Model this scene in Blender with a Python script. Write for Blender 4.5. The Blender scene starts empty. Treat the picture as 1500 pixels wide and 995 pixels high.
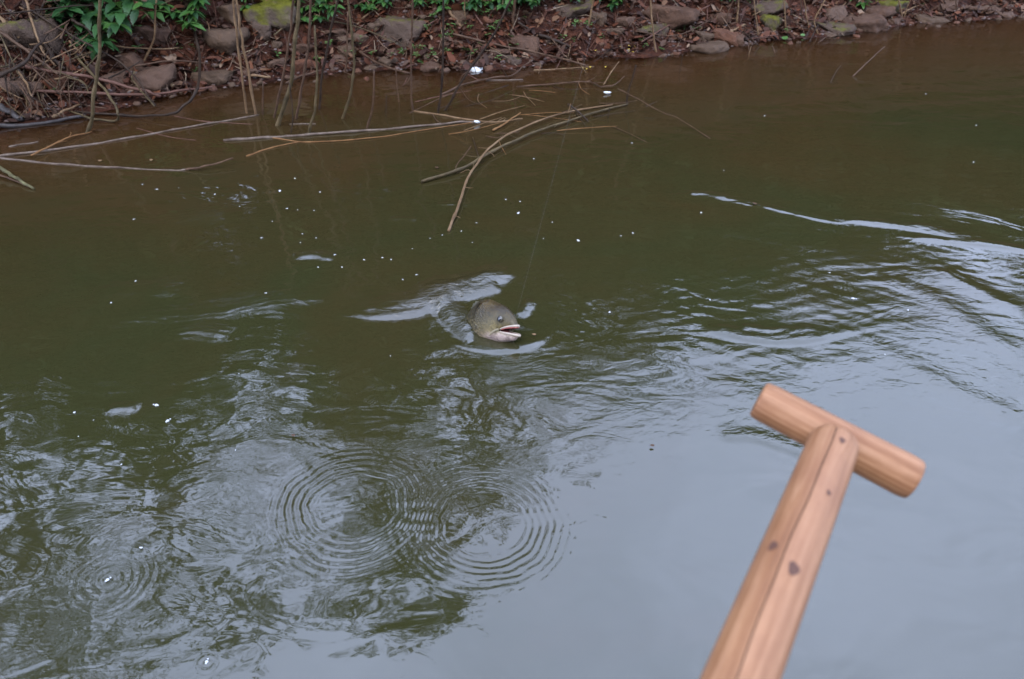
import bpy, bmesh, math, random
import numpy as np
from mathutils import Vector, Matrix

random.seed(7)
rng = np.random.default_rng(7)
SC = bpy.context.scene
COL = SC.collection
R = math.radians

# ------------------------------------------------------------------ camera
CAM_H, PITCH, FPX = 1.0, R(35.0), 1155.0
cam_d = bpy.data.cameras.new("camera")
cam_d.sensor_width = 23.6
cam_d.lens = FPX / 1500.0 * 23.6
cam_d.clip_start, cam_d.clip_end = 0.05, 2000.0
cam_d.dof.use_dof = True
cam_d.dof.focus_distance = 1.75
cam_d.dof.aperture_fstop = 5.0
cam = bpy.data.objects.new("camera", cam_d)
COL.objects.link(cam)
cam.location = (0, 0, CAM_H)
cam.rotation_euler = (math.pi / 2 - PITCH, 0, 0)
SC.camera = cam

# ------------------------------------------------------------------ sky, sun, exposure
SUN_EL, SUN_ROT = R(52), R(200)
world = bpy.data.worlds.new("World")
SC.world = world
world.use_nodes = True
wn, wl = world.node_tree.nodes, world.node_tree.links
bg = wn["Background"]
sky = wn.new("ShaderNodeTexSky")
sky.sky_type = 'NISHITA'
sky.sun_disc = False
sky.sun_elevation = SUN_EL
sky.sun_rotation = SUN_ROT
sky.air_density, sky.dust_density, sky.ozone_density = 1.0, 3.0, 1.0
tcw = wn.new("ShaderNodeTexCoord")
cl = wn.new("ShaderNodeTexNoise")                      # the broken grey cloud deck
cl.inputs["Scale"].default_value = 2.2
cl.inputs["Detail"].default_value = 5
clr = wn.new("ShaderNodeMapRange")
clr.inputs["From Min"].default_value, clr.inputs["From Max"].default_value = 0.3, 0.7
clr.inputs["To Min"].default_value, clr.inputs["To Max"].default_value = 0.55, 0.92
cmix = wn.new("ShaderNodeMix")
cmix.data_type = 'RGBA'
cmix.inputs["B"].default_value = (8.6, 10.1, 14.4, 1)
wl.new(tcw.outputs["Generated"], cl.inputs["Vector"])
wl.new(cl.outputs["Fac"], clr.inputs["Value"])
wl.new(clr.outputs["Result"], cmix.inputs["Factor"])
wl.new(sky.outputs["Color"], cmix.inputs["A"])
wl.new(cmix.outputs["Result"], bg.inputs["Color"])
bg.inputs["Strength"].default_value = 0.12
sun_d = bpy.data.lights.new("sun", 'SUN')
sun_d.energy, sun_d.angle, sun_d.color = 0.6, R(25), (1.0, 0.96, 0.9)
sun = bpy.data.objects.new("sun", sun_d)
COL.objects.link(sun)
sd = Vector((math.sin(SUN_ROT) * math.cos(SUN_EL), math.cos(SUN_ROT) * math.cos(SUN_EL), math.sin(SUN_EL)))
sun.rotation_euler = sd.to_track_quat('Z', 'Y').to_euler()
SC.view_settings.view_transform = 'Standard'
SC.view_settings.look = 'None'
SC.view_settings.gamma = 1.0
SC.view_settings.use_curve_mapping = False
SC.view_settings.exposure = 2.0
SC.cycles.use_denoising = True

# ------------------------------------------------------------------ helpers: rays, noise, meshes
CP, SP = math.cos(PITCH), math.sin(PITCH)
def ray(u, v):
    x, y = (u - 750.0) / FPX, -(v - 497.5) / FPX
    return np.array((x, CP + y * SP, -SP + y * CP))
def at_z(u, v, z=0.0):
    d = ray(u, v); t = (z - CAM_H) / d[2]
    return np.array((0, 0, CAM_H)) + d * t
def at_y(u, v, Y):
    d = ray(u, v); t = Y / d[1]
    return np.array((0, 0, CAM_H)) + d * t
def at_depth(u, v, dep):
    return np.array((0, 0, CAM_H)) + ray(u, v) * dep

_lat = rng.random((256, 256))
def vnoise(x, y):
    xi, yi = np.floor(x).astype(int), np.floor(y).astype(int)
    fx, fy = x - xi, y - yi
    fx, fy = fx * fx * fx * (fx * (fx * 6 - 15) + 10), fy * fy * fy * (fy * (fy * 6 - 15) + 10)
    a = _lat[xi % 256, yi % 256]; b = _lat[(xi + 1) % 256, yi % 256]
    c = _lat[xi % 256, (yi + 1) % 256]; d = _lat[(xi + 1) % 256, (yi + 1) % 256]
    return (a * (1 - fx) + b * fx) * (1 - fy) + (c * (1 - fx) + d * fx) * fy - 0.5
def fbm(x, y, o=4):
    s, a = 0, 1.0
    for k in range(o):
        s = s + a * vnoise(x + 17.3 * k, y - 9.1 * k); x, y, a = x * 2.03, y * 2.03, a * 0.5
    return s

# the waterline, as Y of X
_wp = [at_z(u, v)[:2] for u, v in ((0, 188), (110, 172), (220, 150), (320, 126), (430, 112), (560, 104), (700, 103),
       (800, 96), (900, 84), (1000, 74), (1100, 66), (1200, 51), (1300, 41), (1400, 30), (1500, 21))]
_wx = np.array([p[0] for p in _wp]); _wy = np.array([p[1] for p in _wp])
_wx = np.concatenate(([-200, -5], _wx, [7, 200])); _wy = np.concatenate(([-20, 1.7], _wy, [5.5, 45]))
def bank_y(x):
    return np.interp(x, _wx, _wy) + 0.03 * np.sin(np.asarray(x) * 7.0) * np.exp(-(np.asarray(x) / 5.0) ** 2)
def ground_s(x, s):
    x, s = np.asarray(x, float), np.asarray(s, float)
    sp = np.maximum(s, 0)
    land = np.where(sp < 0.13, 0.22 * sp, 0.0286 + 0.72 * (sp - 0.13))
    land = np.where(land > 1.0, 1.0 + (land - 1.0) * 0.42, land)
    land = np.where(land > 3.4, 3.4 + (land - 3.4) * 0.02, land)
    sn = np.minimum(s, 0)
    bed = -0.9 * (1 - np.exp(sn * 0.30 / 0.9))
    far = np.clip((-s - 14) / 4, 0, 1) * 2.2
    z = np.where(s > 0, land, bed + far)
    w = np.exp(-(x / 6) ** 2) * np.exp(-(s / 3.0) ** 2)
    y = s * 1.0
    n = 0.050 * fbm(x * 3.1 + 40, y * 4.3 + 11, 4) + 0.018 * fbm(x * 14 + 3, y * 16, 3)
    return z + n * w * np.clip(0.35 + s * 4, 0.25, 1)
def ground(x, y):
    return ground_s(x, np.asarray(y) - bank_y(x))
def at_g(u, v, lift=0.0):
    d = ray(u, v); o = np.array((0, 0, CAM_H))
    ts = np.arange(1.5, 8, 0.01)
    P = o + d * ts[:, None]
    under = P[:, 2] < np.maximum(ground(P[:, 0], P[:, 1]), 0.0) + lift
    k = int(np.argmax(under)) if under.any() else len(ts) - 1
    return P[k]

def new_mesh(name, verts, faces, mat, parent=None, smooth=True, link=True, attr=None, cattr=None):
    me = bpy.data.meshes.new(name)
    v = np.asarray(verts, np.float32)
    if isinstance(faces, np.ndarray):
        nf, k = faces.shape
        me.vertices.add(len(v)); me.vertices.foreach_set("co", v.ravel())
        me.loops.add(nf * k); me.loops.foreach_set("vertex_index", faces.astype(np.int32).ravel())
        me.polygons.add(nf)
        me.polygons.foreach_set("loop_start", np.arange(0, nf * k, k, dtype=np.int32))
        try: me.polygons.foreach_set("loop_total", np.full(nf, k, np.int32))
        except Exception: pass
        me.update(calc_edges=True)
    else:
        me.from_pydata(v.tolist(), [], faces)
    if smooth: me.polygons.foreach_set("use_smooth", np.ones(len(me.polygons), bool))
    for nm, arr in (attr or {}).items():
        a = me.attributes.new(nm, 'FLOAT', 'POINT'); a.data.foreach_set("value", np.asarray(arr, np.float32))
    if cattr is not None:
        a = me.attributes.new("tint", 'FLOAT_COLOR', 'POINT')
        a.data.foreach_set("color", np.asarray(cattr, np.float32).ravel())
    me.materials.append(mat)
    if not link: return me
    return put(name, me, parent)
def put(name, me, parent=None):
    o = bpy.data.objects.new(name, me); COL.objects.link(o)
    if parent is not None: o.parent = parent
    return o
def tag(o, label=None, cat=None, group=None, kind=None):
    if label: o["label"] = label
    if cat: o["category"] = cat
    if group: o["group"] = group
    if kind: o["kind"] = kind
    return o
def empty(name, loc, label=None, cat=None, group=None):
    o = bpy.data.objects.new(name, None); COL.objects.link(o); o.location = loc
    o.empty_display_size = 0.05
    return tag(o, label, cat, group)

def smooth_path(pts, n=6):
    P = [np.asarray(p, float) for p in pts]
    if len(P) < 3:
        return np.array([P[0] + (P[-1] - P[0]) * t for t in np.linspace(0, 1, n + 1)])
    P = [2 * P[0] - P[1]] + P + [2 * P[-1] - P[-2]]
    out = []
    for i in range(1, len(P) - 2):
        p0, p1, p2, p3 = P[i - 1], P[i], P[i + 1], P[i + 2]
        for t in np.linspace(0, 1, n, endpoint=False):
            out.append(0.5 * (2 * p1 + (p2 - p0) * t + (2 * p0 - 5 * p1 + 4 * p2 - p3) * t * t + (3 * p1 - p0 - 3 * p2 + p3) * t ** 3))
    out.append(P[-2])
    return np.array(out)
def tube_arrays(path, rad, sides=7):
    path = np.asarray(path); n = len(path)
    tan = np.gradient(path, axis=0); tan /= np.linalg.norm(tan, axis=1)[:, None] + 1e-9
    up = np.array((0.13, 0.31, 0.94)); V = []
    for i in range(n):
        a = np.cross(tan[i], up); a /= np.linalg.norm(a) + 1e-9; b = np.cross(a, tan[i])
        for k in range(sides):
            t = 2 * math.pi * k / sides
            V.append(path[i] + (a * math.cos(t) + b * math.sin(t)) * rad[i])
    F = []
    for i in range(n - 1):
        for k in range(sides):
            k2 = (k + 1) % sides
            F.append([i * sides + k, i * sides + k2, (i + 1) * sides + k2, (i + 1) * sides + k])
    F.append(list(range(sides))[::-1]); F.append([(n - 1) * sides + k for k in range(sides)])
    return V, F
def stem_radii(n, r0, r1, nodes=0, rough=0.12):
    t = np.linspace(0, 1, n); r = r0 + (r1 - r0) * t
    r = r * (1 + rough * (rng.random(n) - 0.5))
    if nodes:
        step = max(2, n // nodes)
        r[step // 2::step] *= 1.3
    return r

# ------------------------------------------------------------------ materials
class NT:
    def __init__(s, name):
        s.m = bpy.data.materials.new(name); s.m.use_nodes = True
        s.n, s.l = s.m.node_tree.nodes, s.m.node_tree.links
        s.p = s.n.get("Principled BSDF"); s.out = s.n.get("Material Output")
    def add(s, t, **kw):
        nd = s.n.new(t)
        for k, v in kw.items():
            if k.startswith("_"): setattr(nd, k[1:], v)
            else: nd.inputs[k.replace("_", " ")].default_value = v
        return nd
    def link(s, a, b): s.l.new(a, b)
    def math(s, op, a, b=None, c=None, clamp=False):
        nd = s.n.new("ShaderNodeMath"); nd.operation = op; nd.use_clamp = clamp
        for i, q in enumerate((a, b, c)):
            if q is None: continue
            if isinstance(q, (int, float)): nd.inputs[i].default_value = q
            else: s.l.new(q, nd.inputs[i])
        return nd.outputs[0]
    def mix(s, f, a, b):
        nd = s.n.new("ShaderNodeMix"); nd.data_type = 'RGBA'
        for key, q in (("Factor", f), ("A", a), ("B", b)):
            if isinstance(q, (int, float)): nd.inputs[key].default_value = q
            elif isinstance(q, tuple): nd.inputs[key].default_value = (*q, 1) if len(q) == 3 else q
            else: s.l.new(q, nd.inputs[key])
        return nd.outputs["Result"]
    def ramp(s, f, stops):
        nd = s.n.new("ShaderNodeValToRGB"); cr = nd.color_ramp
        while len(cr.elements) < len(stops): cr.elements.new(0.5)
        for e, (p, c) in zip(cr.elements, stops): e.position = p; e.color = (*c, 1)
        s.l.new(f, nd.inputs[0]); return nd.outputs[0]
    def noise(s, vec, scale, detail=4, rough=0.55, dist=0.0):
        nd = s.add("ShaderNodeTexNoise", Scale=scale, Detail=detail, Roughness=rough, Distortion=dist)
        if vec is not None: s.l.new(vec, nd.inputs["Vector"])
        return nd.outputs["Fac"]
    def bump(s, h, strength=0.5, dist=0.01):
        nd = s.add("ShaderNodeBump", Strength=strength, Distance=dist); s.l.new(h, nd.inputs["Height"])
        s.l.new(nd.outputs[0], s.p.inputs["Normal"]); return nd.outputs[0]
    def obj(s): return s.n.new("ShaderNodeTexCoord").outputs["Object"]
    def pos(s): return s.n.new("ShaderNodeNewGeometry").outputs["Position"]
    def rnd(s): return s.n.new("ShaderNodeObjectInfo").outputs["Random"]
    def base(s, c):
        if isinstance(c, tuple): s.p.inputs["Base Color"].default_value = (*c, 1)
        else: s.l.new(c, s.p.inputs["Base Color"])
    def rough(s, r):
        if isinstance(r, (int, float)): s.p.inputs["Roughness"].default_value = r
        else: s.l.new(r, s.p.inputs["Roughness"])

def mat_rock(name, c1, c2, moss=0.0):
    t = NT(name); po = t.pos()
    n1 = t.noise(po, 14, 6, 0.6); n2 = t.noise(po, 55, 6, 0.75)
    c = t.mix(t.math('MULTIPLY_ADD', n1, 3.0, -1.0, True), c1, c2)
    c = t.mix(t.math('MULTIPLY_ADD', n2, 2.6, -0.85, True), t.mix(0.5, c, (0.016, 0.011, 0.009)), c)
    rv = t.rnd(); c = t.mix(t.math('MULTIPLY', rv, 0.4), c, (0.085, 0.058, 0.042))
    if moss:
        g = t.n.new("ShaderNodeNewGeometry"); sx = t.n.new("ShaderNodeSeparateXYZ"); t.link(g.outputs["Normal"], sx.inputs[0])
        f = t.math('ADD', t.math('MULTIPLY', sx.outputs[2], 0.5), t.math('MULTIPLY_ADD', t.noise(po, 22, 5), 2.0, -1.35 + moss))
        c = t.mix(t.math('MULTIPLY', f, 2.0, None, True), c, t.mix(t.noise(po, 60, 3), (0.024, 0.026, 0.003), (0.105, 0.100, 0.008)))
    t.base(c); t.rough(t.math('MULTIPLY_ADD', n2, 0.5, 0.35))
    t.bump(t.math('ADD', n1, t.math('MULTIPLY', n2, 0.5)), 1.0, 0.02)
    t.p.inputs["Specular IOR Level"].default_value = 0.12
    return t.m
M_ROCK = mat_rock("purple_brown_rock", (0.0542, 0.0268, 0.0155), (0.0948, 0.0510, 0.0306))
M_ROCKG = mat_rock("grey_brown_rock", (0.0508, 0.0302, 0.0166), (0.0948, 0.0590, 0.0352))
M_ROCKR = mat_rock("red_rock", (0.0745, 0.0268, 0.0134), (0.1143, 0.0470, 0.0233))
M_MOSS = mat_rock("mossy_rock", (0.045, 0.034, 0.024), (0.085, 0.064, 0.045), 0.42)
M_MOSS2 = mat_rock("half_mossy_rock", (0.040, 0.026, 0.018), (0.072, 0.047, 0.033), -0.02)

def mat_soil():
    t = NT("wet_red_soil"); po = t.pos()
    n1 = t.noise(po, 5, 6, 0.65); n2 = t.noise(po, 45, 6, 0.7); n3 = t.noise(po, 160, 3, 0.6)
    c = t.ramp(t.math('ADD', t.math('MULTIPLY', n1, 0.5), t.math('MULTIPLY', n2, 0.5)),
               [(0.32, (0.007, 0.003, 0.002)), (0.47, (0.034, 0.012, 0.0065)), (0.58, (0.068, 0.0245, 0.0125)), (0.75, (0.10, 0.045, 0.026))])
    t.base(c)
    t.rough(t.math('MULTIPLY_ADD', n2, 0.5, 0.4))
    t.bump(t.math('ADD', n2, t.math('MULTIPLY', n3, 0.4)), 1.0, 0.035)
    t.p.inputs["Specular IOR Level"].default_value = 0.10
    return t.m
M_SOIL = mat_soil()

def mat_attr(name, rough=0.7, bump=True, trans=0.0):
    t = NT(name)
    a = t.add("ShaderNodeAttribute", _attribute_name="tint")
    n = t.noise(t.pos(), 90, 3)
    t.base(t.mix(t.math('MULTIPLY', n, 0.9), a.outputs["Color"], t.mix(0.55, a.outputs["Color"], (0.02, 0.012, 0.008))))
    t.rough(rough); t.p.inputs["Specular IOR Level"].default_value = 0.12
    if trans:
        tr = t.add("ShaderNodeBsdfTranslucent"); t.link(a.outputs["Color"], tr.inputs[0])
        mx = t.add("ShaderNodeMixShader", Fac=trans); t.link(t.p.outputs[0], mx.inputs[1]); t.link(tr.outputs[0], mx.inputs[2])
        t.link(mx.outputs[0], t.out.inputs[0])
    return t.m
M_LITTER = mat_attr("dead_leaf_litter", 0.6)
M_GRAVEL = mat_attr("gravel", 0.55)
M_CANOPY = mat_attr("tree_foliage", 0.6, trans=0.15)

def mat_stem(name, c1, c2, c3, rough=0.55):
    t = NT(name); po = t.pos()
    n = t.noise(po, 25, 5, 0.7); n2 = t.noise(po, 220, 3)
    c = t.ramp(n, [(0.3, c1), (0.5, c2), (0.72, c3)])
    c = t.mix(t.math('MULTIPLY', n2, 0.5), c, t.mix(0.5, c, (0.02, 0.012, 0.008)))
    t.base(c); t.rough(rough); t.bump(n2, 0.5, 0.004)
    t.p.inputs["Specular IOR Level"].default_value = 0.14
    return t.m
M_TAN = mat_stem("pale_dry_reed", (0.0585, 0.0331, 0.0152), (0.1206, 0.0736, 0.0377), (0.1792, 0.1198, 0.0666))
M_BROWN = mat_stem("brown_stem", (0.0217, 0.0118, 0.0062), (0.0518, 0.0285, 0.0166), (0.0868, 0.0521, 0.0307))
M_DARK = mat_stem("dark_wet_stem", (0.0077, 0.0043, 0.0031), (0.0175, 0.0105, 0.0062), (0.0371, 0.0229, 0.0135))
M_OLIVE = mat_stem("olive_stem", (0.0213, 0.0152, 0.0063), (0.0527, 0.0384, 0.0175), (0.1003, 0.0720, 0.0350))
M_RED = mat_stem("reddish_stem", (0.0365, 0.0168, 0.0119), (0.0765, 0.0368, 0.0259), (0.1105, 0.0592, 0.0413))
M_GREY = mat_stem("grey_wet_reed", (0.0255, 0.0156, 0.0098), (0.0892, 0.0663, 0.0504), (0.1615, 0.1287, 0.1050), 0.3)
M_ORANGE = mat_stem("orange_reed", (0.0790, 0.0359, 0.0133), (0.1419, 0.0702, 0.0259), (0.1895, 0.1061, 0.0476))
M_SLATE = mat_stem("slate_wet_log", (0.014, 0.012, 0.012), (0.032, 0.028, 0.027), (0.06, 0.055, 0.053), 0.35)
M_BARK = mat_stem("tree_bark", (0.03, 0.022, 0.016), (0.075, 0.055, 0.04), (0.12, 0.09, 0.07), 0.8)
M_MOSSY = mat_stem("mossy_bark", (0.012, 0.011, 0.006), (0.062, 0.056, 0.025), (0.143, 0.136, 0.062), 0.6)

def mat_leaf(name, dark, light):
    t = NT(name); ob = t.obj()
    n = t.noise(t.pos(), 30, 3)
    c = t.mix(t.math('MULTIPLY_ADD', t.rnd(), 0.8, t.math('MULTIPLY_ADD', n, 0.5, -0.2), True), dark, light)
    sx = t.n.new("ShaderNodeSeparateXYZ"); t.link(ob, sx.inputs[0])
    ay = t.math('ABSOLUTE', sx.outputs[1])
    vein = t.math('SUBTRACT', 1.0, t.math('MULTIPLY', ay, 900.0, None, True))
    side = t.math('PINGPONG', t.math('ADD', sx.outputs[0], t.math('MULTIPLY', ay, -0.9)), 0.006)
    sv = t.math('SUBTRACT', 1.0, t.math('MULTIPLY', side, 1100.0, None, True))
    v = t.math('MAXIMUM', vein, t.math('MULTIPLY', sv, 0.5))
    c = t.mix(t.math('MULTIPLY', v, 0.45), c, (light[0] * 1.5, light[1] * 1.35, light[2] * 1.5))
    t.base(c); t.rough(0.42); t.p.inputs["Specular IOR Level"].default_value = 0.25
    t.bump(v, 0.3, 0.002)
    tr = t.add("ShaderNodeBsdfTranslucent"); t.link(c, tr.inputs[0])
    mx = t.add("ShaderNodeMixShader", Fac=0.25); t.link(t.p.outputs[0], mx.inputs[1]); t.link(tr.outputs[0], mx.inputs[2])
    t.link(mx.outputs[0], t.out.inputs[0])
    return t.m
M_LEAF = mat_leaf("green_leaf", (0.0101, 0.0331, 0.0101), (0.0245, 0.0713, 0.0180))
M_LEAFB = mat_leaf("bright_green_leaf", (0.0223, 0.0626, 0.0108), (0.0533, 0.1202, 0.0266))
M_LEAFS = mat_leaf("seedling_leaf", (0.043, 0.099, 0.022), (0.105, 0.186, 0.056))

def mat_plain(name, c, rough=0.5, spec=0.5):
    t = NT(name); n = t.noise(t.pos(), 60, 4)
    t.base(t.mix(t.math('MULTIPLY', n, 0.5), c, tuple(q * 0.7 for q in c))); t.rough(rough)
    t.p.inputs["Specular IOR Level"].default_value = spec
    return t.m
M_WHITE = mat_plain("white_scrap", (0.50, 0.52, 0.52), 0.5)
M_YELLOW = mat_plain("yellow_petal", (0.32, 0.23, 0.03), 0.6)
M_CREAM = mat_plain("cream_skin", (0.28, 0.18, 0.09), 0.5)
M_FOAM = mat_plain("foam", (0.34, 0.355, 0.38), 0.15, 0.7)

# ------------------------------------------------------------------ the water
def grid_axis(lo, a, b, hi, step, g0, g1, cap0=12.0, cap1=12.0):
    mid = np.arange(a, b, step); left, right = [], []
    x, d = a, step
    while x > lo:
        d = min(d * g0, cap0); x -= d; left.append(x)
    x, d = b, step
    right.append(b)
    while x < hi:
        d = min(d * g1, cap1); x += d; right.append(x)
    return np.concatenate((np.array(left[::-1]), mid, np.array(right)))
gx = grid_axis(-190, -1.25, 1.35, 190, 0.0044, 1.012, 1.012)
gy = grid_axis(-70, 0.55, 2.2, 60, 0.0044, 1.10, 1.010)
X, Y = np.meshgrid(gx, gy)
H = np.zeros_like(X)
FINE = np.zeros_like(X)
near = np.exp(-((X - 0.2) / 4.5) ** 2 - ((Y - 1.8) / 3.5) ** 2)
# slow swell and swirl
H += near * (0.0035 * fbm(X * 1.7 + 3, Y * 2.3 + 8, 2) + 0.0016 * fbm(X * 5.5 + 0.8 * np.sin(Y * 3), Y * 7.5, 3))

def poly_dist(pts, pad):
    """distance and run along a polyline, inside its padded box"""
    P = smooth_path(pts, 8)[:, :2]
    x0, y0 = P.min(0) - pad; x1, y1 = P.max(0) + pad
    ix = np.where((gx > x0) & (gx < x1))[0]; iy = np.where((gy > y0) & (gy < y1))[0]
    sl = np.ix_(iy, ix); xx, yy = X[sl], Y[sl]
    best = np.full(xx.shape, 1e9); run = np.zeros(xx.shape); side = np.zeros(xx.shape)
    n = len(P) - 1
    for i in range(n):
        a, b = P[i], P[i + 1]; ab = b - a; L2 = (ab ** 2).sum() + 1e-12
        t = np.clip(((xx - a[0]) * ab[0] + (yy - a[1]) * ab[1]) / L2, 0, 1)
        dx, dy = xx - a[0] - t * ab[0], yy - a[1] - t * ab[1]
        d = np.hypot(dx, dy); m = d < best
        best[m] = d[m]; run[m] = (i + t[m]) / n; side[m] = np.sign(ab[0] * dy - ab[1] * dx)[m]
    return sl, best, run, side, xx, yy
def ridge(px, amp, w, wfar=None, streak=0.0, fade=(0.15, 0.15), rough=0.75):
    pts = [at_z(u, v) for u, v in px]
    wfar = wfar or w
    sl, d, t, side, xx, yy = poly_dist(pts, 4 * max(w, wfar))
    ww = np.where(side > 0, wfar, w)                  # px listed left to right: side > 0 is the far side
    env = np.clip(t / max(fade[0], 1e-3), 0, 1) * np.clip((1 - t) / max(fade[1], 1e-3), 0, 1)
    env = env * env * (3 - 2 * env)
    h = amp * env * np.exp(-(d / ww) ** 2)
    if streak:
        h = h * np.clip(1 + streak * (0.6 * fbm(xx * 40, yy * 40, 2) + 0.9 * fbm(xx * 11 + 7, yy * 22, 2)), 0.1, 2)
    h = h + streak * 0.0011 * env * np.exp(-(d / (1.2 * ww)) ** 2) * np.sin(2 * math.pi * d * side / 0.021 + 9 * fbm(xx * 9, yy * 9, 2)) * (0.5 + fbm(xx * 14 + 5, yy * 14, 2))
    H[sl] += h
    FINE[sl] += rough * env * np.exp(-(d / (1.3 * ww)) ** 2) * min(1, amp / .005)

# round the surfacing fish
ridge([(470, 458), (540, 455), (600, 447), (648, 440), (668, 446)], 0.0105, 0.034, 0.045, 0.5, (0.65, 0.2), 1.4)
ridge([(520, 466), (580, 462), (630, 456)], 0.0022, 0.012, 0.014, 0.6, (0.4, 0.3), 2.0)
ridge([(632, 436), (650, 448), (668, 466), (688, 486), (704, 494)], 0.0120, 0.024, 0.03, 0.5, (0.25, 0.2), 1.4)
ridge([(600, 425), (640, 424), (680, 418), (720, 405), (760, 384)], 0.0105, 0.034, 0.035, 0.6, (0.3, 0.3), 1.5)
ridge([(665, 438), (700, 428), (735, 420)], 0.003, 0.016, 0.02, 0.6, (0.2, 0.2), 2.2)
ridge([(650, 496), (685, 508), (735, 513), (780, 503), (815, 482)], 0.0032, 0.0105, 0.030, 0.2, (0.35, 0.35), 0.8)
ridge([(705, 502), (735, 504), (762, 498)], 0.0008, 0.008, 0.010, 0.2, (0.3, 0.3), 0.8)
ridge([(760, 466), (770, 452), (780, 436)], 0.0032, 0.010, 0.013, 0.3, (0.3, 0.3), 1.8)
# wavelets left of it
ridge([(425, 377), (462, 375), (505, 382)], 0.0024, 0.012, 0.02, 0.9, (.3, .3), 2.0)
ridge([(570, 322), (590, 321), (612, 323)], 0.0016, 0.008, 0.012, 0.3)
ridge([(640, 300), (665, 298), (690, 302)], 0.0025, 0.012, 0.012, 0.3)
ridge([(130, 436), (200, 424), (290, 430)], 0.0034, 0.035, 0.04, 0.4, (0.3, 0.3))
ridge([(240, 484), (300, 484), (340, 492)], 0.0022, 0.026, 0.03, 0.6, (0.3, 0.3), 1.4)
ridge([(200, 330), (290, 318), (360, 308)], 0.004, 0.05, 0.05, 0.4, (0.3, 0.3))
ridge([(150, 602), (180, 597), (205, 600)], 0.0020, 0.011, 0.014, 0.5, (.3, .3), 1.6)
ridge([(80, 470), (260, 462), (420, 440), (560, 430)], 0.0028, 0.03, 0.05, 0.3, (0.3, 0.3))
# long crests on the right
ridge([(940, 287), (1020, 286), (1080, 295), (1140, 308), (1200, 322), (1250, 330)], 0.0016, 0.010, 0.03, 1.1, (0.3, 0.3), 0.9)
ridge([(1190, 321), (1260, 325), (1330, 333), (1400, 346), (1500, 362)], 0.0033, 0.016, 0.04, 0.9, (0.35, 0.35), 1.2)
ridge([(1300, 346), (1380, 353), (1470, 362), (1560, 376)], 0.0028, 0.014, 0.02, 0.4, (0.3, 0.3))
ridge([(1005, 283), (1040, 284), (1068, 291)], 0.0020, 0.008, 0.010, 0.3)
ridge([(1025, 478), (1060, 488), (1110, 498), (1170, 499), (1230, 488), (1270, 478)], 0.0042, 0.012, 0.030, 0.5, (0.25, 0.5), 1.0)
ridge([(1080, 478), (1130, 484), (1200, 482)], 0.0018, 0.012, 0.015, 0.4)
ridge([(1050, 640), (1100, 640), (1150, 655), (1185, 668)], 0.003, 0.011, 0.02, 0.3)
ridge([(1280, 400), (1350, 430), (1430, 480), (1520, 545)], 0.0022, 0.022, 0.03, 0.4, (0.3, 0.3))
ridge([(1340, 380), (1420, 420), (1530, 475)], 0.0022, 0.022, 0.03, 0.4, (0.3, 0.3))
ridge([(1250, 480), (1340, 540), (1440, 590), (1530, 620)], 0.0020, 0.022, 0.03, 0.4, (0.3, 0.3))
# diagonal ripple train over the right-hand water
def blob(u, v, rx, ry):
    c = at_z(u, v); return np.exp(-((X - c[0]) / rx) ** 2 - ((Y - c[1]) / ry) ** 2)
mR = blob(1330, 470, 0.75, 0.45)
ph = X * 95 + Y * 150 + 7 * fbm(X * 2.2, Y * 2.2, 2)
H += mR * 0.00017 * np.sin(ph) * (0.6 + fbm(X * 4 + 9, Y * 4, 2))
ph2 = X * 45 - Y * 150 + 6 * fbm(X * 2.8 + 5, Y * 2.8, 2)
H += blob(1170, 440, 0.35, 0.3) * 0.0002 * np.sin(ph2)
# small waves lapping in the far right reach
mF = np.clip((X - 0.2) / 1.5, 0, 1) * np.clip((Y - 2.4) / 0.8, 0, 1) * np.exp(-(X / 9) ** 2)
H += mF * 0.0007 * np.sin(Y * 42 - X * 10 + 5 * fbm(X * 1.2, Y * 2.5, 2))
# the fish pushes the surface down and up about its head
c = at_z(715, 470); H += 0.002 * np.exp(-(np.hypot((X - c[0]) / 0.09, (Y - c[1]) / 0.07)) ** 2)
# masks: how wrinkled the skin of the water is
fine = 0.13 + 0.45 * blob(1330, 490, 0.7, 0.45) + 0.40 * blob(870, 560, 0.32, 0.2) + 0.16 * blob(560, 660, 0.55, 0.2) + 0.10 * blob(150, 820, 0.5, 0.35) \
       + 0.10 * blob(700, 780, 0.3, 0.2) + 0.45 * blob(1100, 600, 0.25, 0.15) + 0.35 * mF + 0.6 * blob(690, 430, 0.16, 0.12) + 0.5 * blob(570, 450, 0.18, 0.07)
fine *= 0.75 + 1.2 * np.clip(fbm(X * 3 + 20, Y * 3, 3) + 0.15, -0.4, 0.6)
fine += FINE
fine *= 1 - 0.8 * blob(1150, 900, 0.4, 0.22)
depth = np.maximum(-ground(X, Y), 0)
murk = 1 - np.exp(-depth / 0.075)
shore = np.exp(-np.maximum(bank_y(X) - Y, 0) / 1.0)
H *= np.clip((bank_y(X) - Y) / 0.25, 0.05, 1)
ny, nx = X.shape
idx = np.arange(nx * ny).reshape(ny, nx)
F = np.stack((idx[:-1, :-1], idx[:-1, 1:], idx[1:, 1:], idx[1:, :-1]), -1).reshape(-1, 4)
# leave out the cells that lie well under the land
keep = (ground(X, Y) < 0.25).ravel()
F = F[keep[F].any(1)]

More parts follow.
